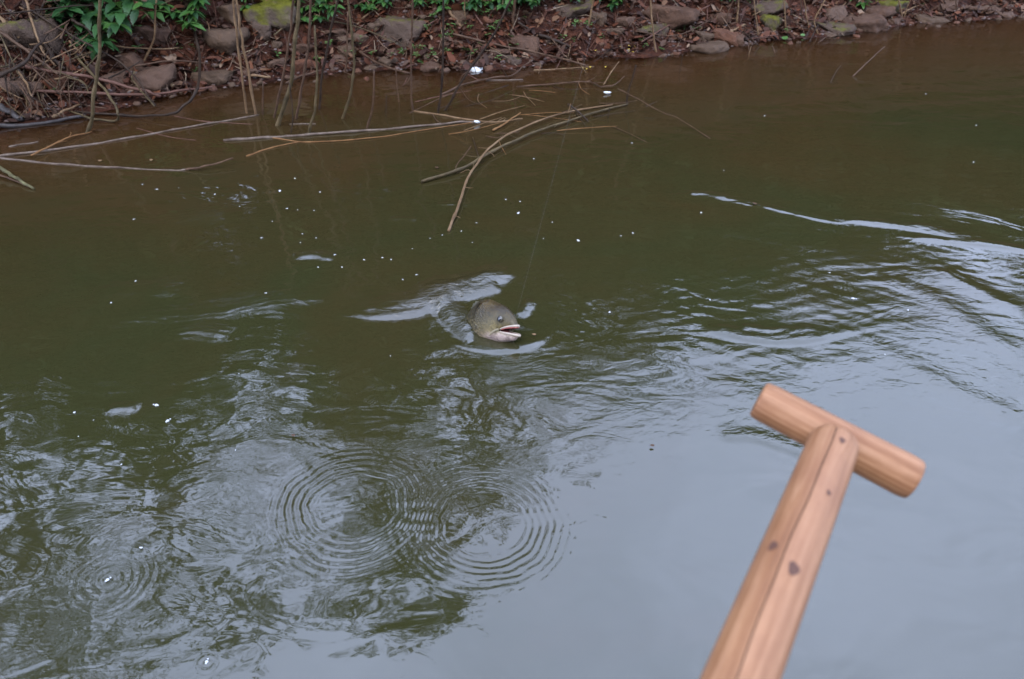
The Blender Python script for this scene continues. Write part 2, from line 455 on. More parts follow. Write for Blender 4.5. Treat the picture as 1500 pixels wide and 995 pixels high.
def mat_water():
    t = NT("murky_river_water")
    po = t.pos()
    at = lambda n: t.add("ShaderNodeAttribute", _attribute_name=n).outputs["Fac"]
    fine_a, murk_a, shore_a = at("fine"), at("murk"), at("shore")
    # colour of the suspended silt: olive in the deep, red-brown towards the bank
    nb = t.noise(po, 1.3, 4, 0.6, 0.8); ns = t.noise(po, 6, 4, 0.6, 1.5)
    f = t.math('ADD', t.math('MULTIPLY', shore_a, 1.45), t.math('ADD', t.math('MULTIPLY_ADD', nb, 1.3, -0.72), t.math('MULTIPLY_ADD', ns, 0.25, -0.125)), None, True)
    col = t.mix(f, (0.0175, 0.0176, 0.0062), t.mix(t.math('POWER', shore_a, 5.0), (0.0285, 0.0160, 0.0058), (0.075, 0.035, 0.014)))
    up = t.add("ShaderNodeCombineXYZ", Z=1.0)
    dif = t.add("ShaderNodeBsdfDiffuse"); t.link(col, dif.inputs[0]); t.link(up.outputs[0], dif.inputs["Normal"])
    tra = t.add("ShaderNodeBsdfTransparent"); tra.inputs[0].default_value = (0.72, 0.56, 0.40, 1)
    body = t.n.new("ShaderNodeMixShader"); t.link(murk_a, body.inputs[0]); t.link(tra.outputs[0], body.inputs[1]); t.link(dif.outputs[0], body.inputs[2])
    # fine relief, in metres
    mp = t.add("ShaderNodeMapping"); mp.inputs["Scale"].default_value = (0.8, 1.35, 1); t.link(po, mp.inputs[0])
    v = mp.outputs[0]
    n1 = t.noise(v, 11, 3, 0.5, 1.2); n2 = t.noise(v, 42, 3, 0.5, 0.9); n3 = t.noise(v, 5, 2, 0.5, 1.6)
    h = t.math('ADD', t.math('MULTIPLY', t.math('MULTIPLY', n1, 0.0032), fine_a), t.math('MULTIPLY', t.math('MULTIPLY', n2, 0.0015), t.math('POWER', fine_a, 1.8)))
    n4 = t.noise(v, 120, 3, 0.6, 0.8)
    h = t.math('ADD', h, t.math('MULTIPLY', t.math('MULTIPLY', n4, 0.00055), t.math('POWER', fine_a, 2.2)))
    h = t.math('ADD', h, t.math('MULTIPLY', n3, 0.0024))
    # drop rings
    for (u, vv, r0, r1, lam, amp) in ((520, 742, 0.060, 0.185, 0.0148, 0.00014), (705, 765, 0.062, 0.175, 0.0132, 0.00012),
                                      (158, 850, 0.0, 0.10, 0.0140, 0.00005), (303, 972, 0.0, 0.022, 0.012, 0.0003)):
        c = at_z(u, vv)
        dn = t.add("ShaderNodeVectorMath", _operation='DISTANCE'); t.link(po, dn.inputs[0]); dn.inputs[1].default_value = tuple(c)
        wob = t.math('ADD', dn.outputs["Value"], t.math('ADD', t.math('MULTIPLY', n3, 0.035), t.math('MULTIPLY', n1, 0.006)))
        wob = t.math('SUBTRACT', wob, 0.020)
        s = t.math('SINE', t.math('MULTIPLY', wob, 2 * math.pi / lam))
        mr = t.add("ShaderNodeMapRange", _interpolation_type='SMOOTHSTEP'); t.link(wob, mr.inputs[0])
        mr.inputs["From Min"].default_value = r0 * 0.9; mr.inputs["From Max"].default_value = r0 * 1.2 + 0.006
        mr2 = t.add("ShaderNodeMapRange", _interpolation_type='SMOOTHSTEP'); t.link(wob, mr2.inputs[0])
        mr2.inputs["From Min"].default_value = r0 + 0.3 * (r1 - r0); mr2.inputs["From Max"].default_value = r1
        mr2.inputs["To Min"].default_value = 1; mr2.inputs["To Max"].default_value = 0
        h = t.math('ADD', h, t.math('MULTIPLY', t.math('MULTIPLY', s, t.math('MULTIPLY', n1, amp * 2.3)), t.math('MULTIPLY', mr.outputs[0], mr2.outputs[0])))
    b = t.add("ShaderNodeBump", Strength=1.0, Distance=1.0); t.link(h, b.inputs["Height"])
    gl = t.add("ShaderNodeBsdfGlossy", Roughness=0.035); t.link(b.outputs[0], gl.inputs["Normal"])
    fr = t.add("ShaderNodeFresnel", IOR=1.78); t.link(b.outputs[0], fr.inputs["Normal"])
    mx = t.n.new("ShaderNodeMixShader"); t.link(fr.outputs[0], mx.inputs[0]); t.link(body.outputs[0], mx.inputs[1]); t.link(gl.outputs[0], mx.inputs[2])
    t.link(mx.outputs[0], t.out.inputs[0])
    t.n.remove(t.p)
    return t.m
water = new_mesh("river_water", np.stack((X, Y, H), -1).reshape(-1, 3), F, mat_water(),
                 attr={"fine": fine.ravel(), "murk": murk.ravel(), "shore": shore.ravel()})
tag(water, "murky olive brown river water with ripples and sky reflections", kind="structure")

# ------------------------------------------------------------------ ground: bank and river bed as one sheet
tx = grid_axis(-210, -2.6, 4.2, 210, 0.022, 1.07, 1.07, 15, 15)
ts = grid_axis(-75, -1.0, 1.0, 230, 0.018, 1.09, 1.07, 12, 15)
TX, TS = np.meshgrid(tx, ts)
TY = bank_y(TX) + TS
TZ = ground_s(TX, TS)
gi = np.arange(TX.size).reshape(TX.shape)
GF = np.stack((gi[:-1, :-1], gi[:-1, 1:], gi[1:, 1:], gi[1:, :-1]), -1).reshape(-1, 4)
bank = new_mesh("ground", np.stack((TX, TY, TZ), -1).reshape(-1, 3), GF, M_SOIL)
tag(bank, "red brown earth bank sloping down to the river bed", kind="structure")

# ------------------------------------------------------------------ rocks
def ico(sub):
    bm = bmesh.new(); bmesh.ops.create_icosphere(bm, subdivisions=sub, radius=1)
    V = np.array([v.co[:] for v in bm.verts]); Fq = np.array([[v.index for v in f.verts] for f in bm.faces]); bm.free()
    return V, Fq
ICO4, ICO3, ICO2, ICO1 = ico(4), ico(3), ico(2), ico(1)
def rock_verts(base, planes=11, rough=0.05, seed=0):
    g = np.random.default_rng(seed); V = base[0]
    n = g.normal(size=(planes, 3)); n /= np.linalg.norm(n, axis=1)[:, None]
    n = np.concatenate((n, [[0, 0, 1]])); hgt = np.concatenate((0.62 + 0.3 * g.random(planes), [0.62]))
    dd = V @ n.T
    rr = np.where(dd > 0.05, hgt / np.maximum(dd, 0.05), 9)
    r = -np.log(np.exp(-60 * np.minimum(rr, 3)).sum(1)) / 60
    r = np.clip(r, 0.3, 1.25)
    P = V * r[:, None]
    o = g.random(3) * 50
    k = fbm(P[:, 0] * 2.5 + o[0] + P[:, 2] * 1.7, P[:, 1] * 2.5 + o[1] - P[:, 2] * 1.3, 4)
    k2 = fbm(P[:, 0] * 9 + o[2] + P[:, 2] * 6, P[:, 1] * 9 - P[:, 2] * 5, 2)
    return P * (1 + rough * 3.0 * k + rough * 2.4 * k2)[:, None]
ROCK_N = [0]
def rock(u, v, w, h, mat, label, flat=0.75, name="rock", base=ICO3, tilt=None):
    """a rock whose middle shows at (u, v), w by h pixels in size"""
    ROCK_N[0] += 1
    p = at_g(u, v + h * 0.30)
    sc = np.linalg.norm(p - np.array((0, 0, CAM_H))) / FPX
    a = w * sc * 0.58; c_ = max(h * sc * 0.62, a * 0.3); b = max(a * 0.8, c_ * 0.8)
    P = rock_verts(base, 6 + ROCK_N[0] % 4, 0.05, 100 + ROCK_N[0]) * np.array((a, b, c_))
    me = new_mesh(name, P, base[1], mat, link=False, smooth=True)
    o = put(name, me)
    o.location = (p[0], p[1] + b * 0.3, p[2] + c_ * 0.02)
    rz = (ROCK_N[0] * 1.7) % 0.9 - 0.45
    o.rotation_euler = (random.uniform(-.15, .15), (random.uniform(-.2, .2) if tilt is None else tilt), rz)
    return tag(o, label, "rock", "rocks on the river bank")
RK = [
 (188, 86, 36, 30, M_ROCK, "squarish purple brown rock above the flat-topped rock on the left bank"),
 (217, 113, 52, 40, M_ROCK, "large flat-topped purple rock with a pale front face by the water at left"),
 (167, 112, 30, 24, M_ROCK, "dark rock half hidden behind twigs, left of the flat-topped purple rock"),
 (315, 109, 46, 19, M_ROCKG, "long low slab of brown rock at the waterline under the bent dark stem"),
 (328, 52, 44, 42, M_ROCKG, "big grey brown rock with a pale chip, under the stacked rock at upper left"),
 (335, 14, 42, 30, M_ROCKG, "brown rock stacked on top of the big grey brown rock, beside the mossy boulder"),
 (226, 48, 38, 30, M_ROCK, "dark brown rock between the two large leafy plants at upper left"),
 (40, 42, 54, 44, M_MOSS2, "dark mossy rock behind the tangle of branches at far left"),
 (26, 120, 44, 22, M_ROCK, "flat dark rock under the brush at the far left edge"),
 (72, 118, 34, 16, M_ROCKR, "low reddish rock under the long stick at left"),
 (135, 68, 15, 14, M_ROCK, "small rounded rock right of the thick dark stem at left"),
 (396, 14, 56, 46, M_MOSS, "large boulder covered in yellow green moss at the top of the bank"),
 (365, 106, 26, 18, M_ROCK, "low rock at the foot of the two pale reeds"),
 (402, 62, 16, 11, M_ROCKG, "small pale grey rock below the mossy boulder"),
 (441, 68, 24, 20, M_ROCK, "angular rock behind the thick standing reeds"),
 (440, 93, 24, 22, M_ROCKR, "red block of rock with a flat face behind the reeds at the waterline"),
 (457, 94, 16, 16, M_ROCKR, "reddish pointed rock right of the red block"),
 (402, 92, 22, 18, M_ROCK, "dark rock left of the red block behind the reeds"),
 (383, 38, 30, 26, M_MOSS2, "dark rock under the left flank of the mossy boulder"),
 (505, 56, 20, 13, M_ROCKG, "upper of two flat stacked grey rocks in the middle of the bank"),
 (504, 70, 24, 15, M_ROCKG, "lower of two flat stacked grey rocks in the middle of the bank"),
 (529, 54, 22, 18, M_ROCKG, "grey rock right of the two flat stacked rocks"),
 (493, 84, 20, 15, M_ROCK, "square rock just above the waterline beneath the stacked grey rocks"),
 (545, 98, 20, 12, M_ROCKG, "low grey rock touching the water under the curved stick"),
 (566, 90, 24, 20, M_ROCKG, "grey rock with a sloping front at the waterline by the curved stick"),
 (571, 75, 15, 13, M_ROCK, "small pinkish rock above the sloping grey rock"),
 (590, 36, 78, 44, M_MOSS2, "wide earthy rock with a moss patch along its top, under the middle plants"),
 (490, 46, 20, 13, M_ROCK, "rock behind the dark slanting reed, under the middle plant"),
 (552, 38, 18, 18, M_ROCKG, "rounded grey rock left of the wide earthy rock"),
 (673, 61, 18, 10, M_ROCK, "small flat rock on bare soil beside the dark stick"),
 (655, 63, 13, 9, M_ROCK, "small dark rock beside the small flat rock on bare soil"),
 (632, 98, 24, 16, M_ROCK, "sloping purple rock running into the water below the seedlings"),
 (673, 20, 20, 20, M_ROCKG, "upright grey rock right of the wide earthy rock"),
 (688, 23, 13, 12, M_ROCKR, "small brown rock right of the upright grey rock"),
 (770, 60, 38, 36, M_ROCK, "tall ridged brown rock at the waterline right of the white scrap"),
 (731, 75, 22, 16, M_ROCK, "dark rock left of the tall ridged brown rock"),
 (748, 87, 22, 14, M_MOSS2, "dark wet rock in the water's edge under the ridged rock"),
 (835, 12, 52, 24, M_MOSS2, "broad overhanging dark rock with a mossy lip under the leaves"),
 (879, 26, 26, 30, M_ROCKG, "upright rock right of the overhanging dark rock"),
 (918, 30, 26, 22, M_ROCK, "brown rock between the upright rock and the big grey boulder"),
 (952, 42, 34, 22, M_MOSS2, "mossy low rock under the big grey boulder"),
 (981, 18, 62, 40, M_ROCK, "big smooth purple grey boulder behind the pale stem"),
 (901, 44, 20, 14, M_ROCKG, "small grey rock on the soil in front of the upright rock"),
 (1033, 52, 24, 20, M_ROCKG, "grey rock on top of the pale flat rock at the waterline"),
 (1034, 69, 44, 17, M_ROCKG, "pale flat grey rock at the waterline right of centre"),
 (1064, 52, 38, 24, M_ROCKR, "pale brown rock slanting down to the water right of the pale flat rock"),
 (1052, 24, 32, 24, M_ROCK, "brown rock behind the slanting pale brown rock"),
 (1078, 58, 24, 24, M_ROCK, "rounded rock at the waterline right of the slanting rock"),
 (1131, 29, 28, 26, M_MOSS, "mossy leaning rock in the middle of the right bank"),
 (1124, 8, 36, 22, M_MOSS2, "half mossy rock on top of the mossy leaning rock"),
 (1220, 18, 42, 32, M_ROCK, "large grooved dark rock at right above a wet ledge"),
 (1218, 38, 44, 15, M_MOSS2, "wet ledge of rock undercut by the water below the grooved rock"),
 (1274, 32, 48, 30, M_ROCK, "large pale three-sided rock standing in the water's edge at right"),
 (1287, 17, 34, 24, M_ROCK, "dark rock behind the three-sided rock"),
 (1301, 8, 46, 24, M_MOSS, "bright green mossy rock at the top edge on the right"),
 (1362, 28, 36, 14, M_ROCKG, "low pale rock lying in the water near the right end of the bank"),
 (1309, 30, 22, 12, M_ROCK, "small rock between the three-sided rock and the dry stalks"),
 (1388, 8, 24, 18, M_ROCK, "dark rock right of the dry stalks near the right end"),
 (1215, 50, 13, 9, M_ROCKG, "small pale rock touching the water under the wet ledge"),
 (1472, 18, 24, 8, M_ROCK, "dark low rock at the far right end of the waterline"),
 (1430, 12, 26, 12, M_ROCK, "brown rock in the earth near the far right end of the bank"),
]
for (u, v, w, h, m, lb) in RK:
    rock(u, v, w, h, m, lb, base=ICO4)

# small stones set in the bank: parts of the ground
stone_me = []
for k in range(8):
    P = rock_verts(ICO2, 8, 0.06, 500 + k) * np.array((1, 0.8, 0.62))
    for m in (M_ROCK, M_ROCKG, M_ROCKR):
        stone_me.append(new_mesh("stone", P, ICO2[1], m, link=False))
for k in range(190):
    u = rng.uniform(-10, 1500)
    wl_v = np.interp(u, (0, 320, 700, 1100, 1500), (188, 126, 104, 68, 22))
    v = wl_v - (rng.random() ** 1.6) * (wl_v + 5) + 4
    if u < 150 and rng.random() < 0.4: continue
    p = at_g(u, v)
    o = put("stone", stone_me[k % len(stone_me)], bank)
    s = rng.uniform(0.009, 0.026) * (0.8 if u > 1100 else 1)
    o.location = (p[0], p[1], p[2] + s * 0.1); o.scale = (s, s, s)
    o.rotation_euler = (rng.uniform(-.5, .5), rng.uniform(-.5, .5), rng.uniform(0, 6.28))

# gravel and leaf litter: nobody could count them
def scatter_sites(n, smin, smax, xs=(-2.7, 5.0), pw=1.0):
    x = rng.uniform(xs[0], xs[1], n); s = smin + (smax - smin) * rng.random(n) ** pw
    y = bank_y(x) + s
    return x, y, ground_s(x, s)
def build_gravel(n):
    V0, F0 = ICO1
    x, y, z = scatter_sites(n, -0.22, 0.5, pw=1.2)
    r = rng.uniform(0.0035, 0.011, n)
    S = np.stack((r * rng.uniform(.8, 1.5, n), r * rng.uniform(.7, 1.2, n), r * rng.uniform(.4, .8, n)), -1)
    jit = 1 + 0.25 * (rng.random((n, len(V0), 1)) - 0.5)
    V = V0[None] * jit * S[:, None, :] + np.stack((x, y, z + r * 0.15), -1)[:, None, :]
    Fq = (F0[None] + (np.arange(n) * len(V0))[:, None, None]).reshape(-1, 3)
    pal = np.array([(0.070, 0.043, 0.035), (0.100, 0.070, 0.060), (0.050, 0.033, 0.028), (0.125, 0.100, 0.090), (0.085, 0.040, 0.028)])
    c = np.repeat(np.c_[pal[rng.integers(0, 5, n)], np.ones(n)], len(V0), 0)
    o = new_mesh("gravel", V.reshape(-1, 3), Fq, M_GRAVEL, smooth=False, cattr=c)
    return tag(o, "red brown gravel and grit along the waterline", kind="stuff")
build_gravel(5200)
def build_litter(n):
    x, y, z = scatter_sites(n, 0.01, 0.85, pw=0.9)
    L = rng.uniform(0.008, 0.030, n); Wd = L * rng.uniform(0.3, 0.65, n)
    shp = np.array([(-1, 0, .1), (-.35, -.8, .25), (.4, -.7, .2), (1, 0, .15), (.4, .7, .25), (-.35, .8, .3), (0, 0, 0)])
    th = rng.uniform(0, 6.28, n); ct, st_ = np.cos(th), np.sin(th)
    lx = shp[:, 0][None] * L[:, None]; ly = shp[:, 1][None] * Wd[:, None]; lz = shp[:, 2][None] * L[:, None] * rng.uniform(-.4, 1.5, n)[:, None]
    tl1, tl2 = rng.normal(0, .5, n)[:, None], rng.normal(0, .5, n)[:, None]
    lz = lz + lx * tl1 + ly * tl2
    V = np.stack((x[:, None] + lx * ct[:, None] - ly * st_[:, None], y[:, None] + lx * st_[:, None] + ly * ct[:, None],
                  z[:, None] + lz + 0.004 + 0.012 * rng.random(n)[:, None]), -1)
    f0 = np.array([(0, 1, 6), (1, 2, 6), (2, 3, 6), (3, 4, 6), (4, 5, 6), (5, 0, 6)])
    Fq = (f0[None] + (np.arange(n) * 7)[:, None, None]).reshape(-1, 3)
    pal = np.array([(.040, .015, .009), (.064, .021, .010), (.095, .034, .015), (.105, .055, .03), (.022, .010, .007), (.05, .027, .017), (.165, .11, .072), (.085, .025, .010)])
    pr = np.array([.2, .2, .14, .1, .16, .12, .04, .04])
    c = np.repeat(np.c_[pal[rng.choice(8, n, p=pr)], np.ones(n)], 7, 0)
    o = new_mesh("leaf_litter", V.reshape(-1, 3), Fq, M_LITTER, smooth=False, cattr=c)
    return tag(o, "brown and rust dead leaves littering the bank", kind="stuff")
build_litter(13000)
def build_twig_litter(n):
    V, Fq, C = [], [], []
    x, y, z = scatter_sites(n, 0.02, 0.8)
    for i in range(n):
        L = rng.uniform(0.03, 0.16); th = rng.uniform(0, 6.28)
        a = np.array((x[i], y[i], z[i] + 0.006)); d = np.array((math.cos(th), math.sin(th), 0)) * L
        b = a + d; b[2] = max(float(ground(b[0], b[1])), 0) + rng.uniform(0.004, 0.02)
        m = (a + b) / 2 + rng.normal(0, 0.006, 3); r = rng.uniform(0.0008, 0.0022)
        v, f = tube_arrays(np.array((a, m, b)), (r, r, r * .6), 4)
        k = len(V); V += v; Fq += [[q + k for q in ff] for ff in f]
        col = ((0.054, 0.030, 0.021), (0.132, 0.084, 0.054), (0.084, 0.036, 0.021), (0.216, 0.162, 0.108))[rng.choice(4, p=[.4, .25, .25, .1])]
        C += [(*col, 1)] * len(v)
    o = new_mesh("twig_litter", V, Fq, M_LITTER, cattr=C)
    return tag(o, "thin dead twigs and needles strewn over the bank", kind="stuff")
build_twig_litter(2200)

# ------------------------------------------------------------------ stems, reeds, sticks
def stick(name, path, r0, r1, mat, label, cat="stick", group=None, nodes=0, twigs=0, n=6, twig_len=0.06):
    path = np.asarray(path); P = smooth_path(path, n)
    P = P + np.stack([fbm(np.linspace(0, len(P) * .35, len(P)) + 31 * i + rng.uniform(0, 99), np.zeros(len(P)), 2) for i in range(3)], -1) * r0 * 0.8
    v, f = tube_arrays(P, stem_radii(len(P), r0, r1, nodes), 7)
    org = P[0].copy(); me = new_mesh(name, np.array(v) - org, f, mat, link=False)
    if twigs:
        root = empty(name, org, label, cat, group); put("shoot", me, root)
        for k in range(twigs):
            i = int(rng.uniform(0.2, 0.95) * (len(P) - 2)); d = P[i + 1] - P[i]; d /= np.linalg.norm(d) + 1e-9
            s = np.cross(d, (0, 0, 1)) * (1 if k % 2 else -1) + np.array((0, 0, rng.uniform(0.0, .5)))
            e = P[i] + (d * .8 + s * .7) * twig_len * rng.uniform(.5, 1.2)
            tv, tf = tube_arrays(smooth_path((P[i], (P[i] + e) / 2 + rng.normal(0, .004, 3), e), 3), np.linspace(r0 * .5, r0 * .2, 7), 5)
            put("twig", new_mesh("twig", np.array(tv) - org, tf, mat, link=False), root)
        return root
    o = put(name, me); o.location = org
    return tag(o, label, cat, group)

# reeds and dead stems standing in the shallows: (base pixel on the water, then pixels up the stem)
G_ST = "dead stems standing in the shallows"
def standing(px, r, mat, label, lean=0.0, nodes=5, r1=None, twigs=0):
    r = r * .85
    b = at_z(*px[0]); Yb = b[1]; pts = []
    d = (b - at_y(*px[1], Yb)); 
    foot = b + np.array((d[0], 0, d[2])) / max(-d[2], 0.02) * 0.22
    foot[2] = max(foot[2], float(ground(foot[0], foot[1])) - 0.02)
    pts.append(foot); pts.append(b)
    for k, q in enumerate(px[1:]): pts.append(at_y(*q, Yb + lean * (k + 1)))
    e = pts[-1] - pts[-2]; top = pts[-1]
    if px[-1][1] <= 8: pts.append(top + e / (np.linalg.norm(e) + 1e-9) * rng.uniform(0.15, 0.5))
    return stick("dead_reed", pts, r, r1 or r * 0.75, mat, label, "stem", G_ST, nodes, twigs, 6)
standing([(362, 166), (355, 113), (347, 56), (341, 0)], .0052, M_TAN, "left one of the two pale tan reeds crossing below the mossy boulder")
standing([(374, 169), (361, 93), (353, 48), (346, 0)], .0058, M_TAN, "right one of the two pale tan reeds crossing below the mossy boulder")
standing([(402, 172), (415, 110), (424, 56), (430, 0)], .0052, M_BROWN, "brown reed leaning left just beside the thickest reed of the clump")
standing([(406, 184), (424, 127), (433, 56), (438, 0)], .0085, M_OLIVE, "thickest olive reed of the clump in front of the mossy boulder", nodes=7)
standing([(426, 194), (429, 165), (424, 122)], .0034, M_DARK, "thin dark broken stem in front of the thick olive reed", nodes=0)
standing([(434, 174), (444, 121), (451, 70), (455, 0)], .006, M_BROWN, "straight brown reed right of the thickest olive reed")
standing([(452, 195), (462, 155), (464, 113), (460, 37)], .0055, M_OLIVE, "olive broken reed with a jagged top in front of the middle plant")
standing([(467, 160), (471, 113), (481, 62), (495, 0)], .0056, M_DARK, "dark reed slanting to the right across the middle plant")
standing([(502, 174), (514, 135), (519, 84), (509, 0)], .0056, M_OLIVE, "bowed olive reed over the two flat stacked rocks")
standing([(505, 107), (509, 56), (510, 17)], .0045, M_BROWN, "faded brown reed just behind the bowed olive reed")
standing([(537, 188), (547, 149), (548, 104)], .0040, M_BROWN, "short thin brown stem poking from the brown shallows")
standing([(584, 150), (579, 97)], .0032, M_BROWN, "very thin short stem under the wide earthy rock", nodes=0)
standing([(604, 163), (602, 113), (604, 0)], .0044, M_BROWN, "upright brown reed in front of the wide earthy rock")
standing([(642, 166), (648, 113), (650, 0)], .0050, M_DARK, "upright dark reed left of the slanting black stick")
standing([(652, 162), (675, 121), (720, 56), (748, 2)], .0055, M_DARK, "black stick slanting up to the right beside the white scrap")
standing([(385, 169), (385, 121)], .0042, M_BROWN, "short stub of stem between the crossing reeds and the thick reed", nodes=2)
standing([(962, 80), (955, 30), (952, 0)], .0050, M_TAN, "pale stem standing at the water's edge before the big purple boulder")
standing([(917, 150), (922, 127), (932, 96)], .0040, M_DARK, "dark forked stem rising where the floating branches meet", nodes=0, twigs=2)
standing([(129, 194), (138, 135), (145, 84), (146, 0)], .0078, M_OLIVE, "thick dark stem rising through the brush in front of the left plant", nodes=6)
standing([(996, 104), (1000, 80)], .0025, M_DARK, "short dark stem stub in the water below the pale stem", nodes=0)
standing([(565, 168), (566, 140)], .0028, M_DARK, "tiny dark stub right of the bowed olive reed", nodes=0)
standing([(890, 170), (893, 158)], .0030, M_DARK, "tiny black stub beside the end of the main floating branch", nodes=0)

# stems growing or stuck in the bank
def banked(px, r, mat, label, group="dry stalks on the bank", lift=0.02, nodes=4, name="dry_stalk", r1=None, twigs=0):
    pts = [at_g(u, v, lift) for u, v in px]
    return stick(name, pts, r, r1 or r * .7, mat, label, "stalk", group, nodes, twigs, 5)
def upright(px, r, mat, label, group="dry stalks on the bank", nodes=4):
    b = at_g(*px[0]); pts = [b - np.array((0, 0, .03))] + [b] + [at_y(*q, b[1] - 0.004 * k) for k, q in enumerate(px[1:])]
    e = pts[-1] - pts[-2]
    if px[-1][1] <= 8: pts.append(pts[-1] + e / np.linalg.norm(e) * rng.uniform(.1, .35))
    return stick("dry_stalk", pts, r, r * .7, mat, label, "stalk", group, nodes, 0, 5)
upright([(211, 89), (225, 56), (229, 0)], .0045, M_TAN, "pale bent stalk between the two large leafy plants")
upright([(240, 52), (215, 22), (211, 17)], .0025, M_TAN, "thin tan stalk leaning left beside the pale bent stalk")
upright([(306, 70), (306, 40), (303, 32)], .0026, M_TAN, "thin tan stalk standing before the big grey brown rock")
upright([(1079, 34), (1081, 15), (1082, 0)], .0050, M_TAN, "leftmost tan stalk on the right bank")
upright([(1111, 53), (1107, 25), (1105, 0)], .0035, M_TAN, "long thin tan stalk left of the mossy leaning rock")
upright([(1151, 44), (1150, 20), (1149, 0)], .0040, M_TAN, "straight tan stalk right of the mossy leaning rock")
upright([(1178, 40), (1174, 20), (1173, 0)], .0030, M_BROWN, "brown stalk left of the grooved dark rock")
upright([(1186, 44), (1181, 20), (1178, 0)], .0034, M_TAN, "tan stalk beside the brown stalk at the grooved dark rock")
upright([(1198, 50), (1193, 29), (1205, 6)], .0045, M_TAN, "bent tan stalk touching the grooved dark rock")
upright([(1321, 29), (1319, 12), (1316, 0)], .0045, M_TAN, "tan stalk standing among the dry stalks right of the green rock")
upright([(1324, 26), (1330, 8), (1334, 0)], .0035, M_TAN, "tan stalk leaning right among the dry stalks by the green rock")
upright([(1402, 22), (1401, 8), (1401, 0)], .0040, M_BROWN, "single brown stalk near the far right end of the bank")
upright([(1058, 42), (1068, 15), (1075, 0)], .0030, M_BROWN, "brown stalk leaning right behind the slanting pale rock")
upright([(752, 44), (752, 20), (754, 0)], .0075, M_BROWN, "stout brown stalk at the top of the bank behind the ridged rock")
upright([(862, 36), (866, 15), (869, 0)], .0055, M_TAN, "tan stalk standing before the overhanging dark rock")
upright([(681, 38), (681, 15), (680, 0)], .0040, M_TAN, "tan stalk in front of the upright grey rock")
banked([(1322, 20), (1334, 13), (1346, 8)], .0045, M_TAN, "split pale stalk lying over the dry stalks at right")
banked([(1070, 48), (1083, 40), (1092, 36)], .0045, M_TAN, "short pale stick lying on the rounded rock at right")
banked([(1088, 46), (1110, 66)], .0028, M_DARK, "thin dark stick dipping to the water at right")
banked([(1198, 36), (1186, 62)], .0028, M_DARK, "dark twig dipping into the water under the grooved rock")
banked([(652, 10), (664, 24), (677, 39)], .0065, M_TAN, "pale thick stick leaning on the soil beside the upright grey rock")
banked([(693, 18), (713, 44)], .0035, M_RED, "reddish thin stick sloping below the middle right plants")
banked([(530, 28), (548, 14), (565, 0)], .0034, M_TAN, "straight tan stick rising to the right over the wide earthy rock")
banked([(401, 52), (426, 35), (464, 30), (507, 35), (545, 48), (582, 64)], .0032, M_OLIVE, "long arching stem across the bank below the mossy boulder", lift=0.035)
banked([(664, 49), (707, 61), (745, 69), (793, 79), (858, 96)], .0055, M_BROWN, "long straight stick sloping down to the water right of the white scrap", lift=0.03)
banked([(520, 70), (545, 88), (572, 100), (600, 108)], .0050, M_BROWN, "curved stick sliding from the stacked grey rocks into the water", lift=0.03)
banked([(788, 50), (810, 58), (835, 70)], .0075, M_DARK, "short black log on the soil right of the ridged rock")
banked([(758, 32), (768, 38), (778, 45)], .0055, M_DARK, "short black stick above the ridged rock")
banked([(806, 54), (828, 83)], .0030, M_BROWN, "brown thin stick beside the short black log")
banked([(368, 111), (396, 113)], .0050, M_TAN, "short pale reed piece lying at the waterline before the thick reeds")
banked([(419, 122), (440, 112), (470, 103)], .0040, M_BROWN, "brown stick at the waterline under the red block", lift=0.02)
banked([(1216, 22), (1240, 4)], .0028, M_TAN, "thin tan stick leaning over the grooved dark rock")
banked([(940, 62), (975, 40), (1010, 22), (1040, 8)], .0035, M_RED, "reddish stem lying in front of the big purple boulder", lift=0.03)
banked([(930, 46), (990, 52), (1040, 30)], .0025, M_BROWN, "thin stem crossing the reddish stem before the big purple boulder", lift=0.035)

# the brush heap on the left
G_BR = "branches of the brush heap on the left bank"
def brush(px, r, mat, label, lift=0.03, nodes=4, r1=None, twigs=0):
    pts = [at_g(u, v, lift if not isinstance(lift, (list, tuple)) else lift[k]) for k, (u, v) in enumerate(px)]
    return stick("dead_branch", pts, r, r1 or r * .65, mat, label, "branch", G_BR, nodes, twigs, 6)
brush([(283, 37), (293, 84), (290, 129), (270, 155), (245, 169), (190, 169), (110, 164)], .0060, M_DARK, "dark stem bent in a deep curve down to the water, left of the slab", [.03, .10, .09, .05, .02, .012, .01])
brush([(111, 82), (138, 113), (158, 138), (173, 166), (168, 177), (135, 173), (101, 162)], .0052, M_OLIVE, "olive stem hooked back on itself at the waterline", [.05, .09, .09, .05, .012, .012, .01])
brush([(20, 97), (70, 103), (135, 114), (197, 129), (234, 140)], .0080, M_RED, "long thick grey-red stick lying from the brush to the flat-topped rock", [.05, .06, .07, .06, .03], r1=.005)
brush([(48, 134), (141, 137), (234, 137), (310, 127)], .0060, M_RED, "long reddish stick with a pale end lying along the waterline at left", [.03, .04, .03, .02])
brush([(-12, 118), (31, 93), (52, 72), (70, 48)], .0085, M_DARK, "thick black branch rising in front of the brush at the far left", .13, r1=.003)
brush([(31, 6), (98, 48), (169, 87), (197, 113), (228, 155)], .0045, M_DARK, "long thin dark branch sloping right across the brush", [.06, .09, .1, .08, .02], r1=.0025)
brush([(-5, 20), (12, 38), (29, 55)], .0075, M_TAN, "pale split branch at the top left corner", .08)
brush([(38, 0), (47, 32), (57, 60), (64, 78), (82, 97)], .0048, M_TAN, "pale thin branch hanging through the middle of the brush", .09)
brush([(76, 172), (96, 162), (116, 153)], .0050, M_TAN, "short straw coloured stick at the waterline under the brush", .02)
brush([(-10, 153), (10, 163), (31, 173)], .0140, M_SLATE, "short thick slate grey log end at the far left waterline", .02, 0)
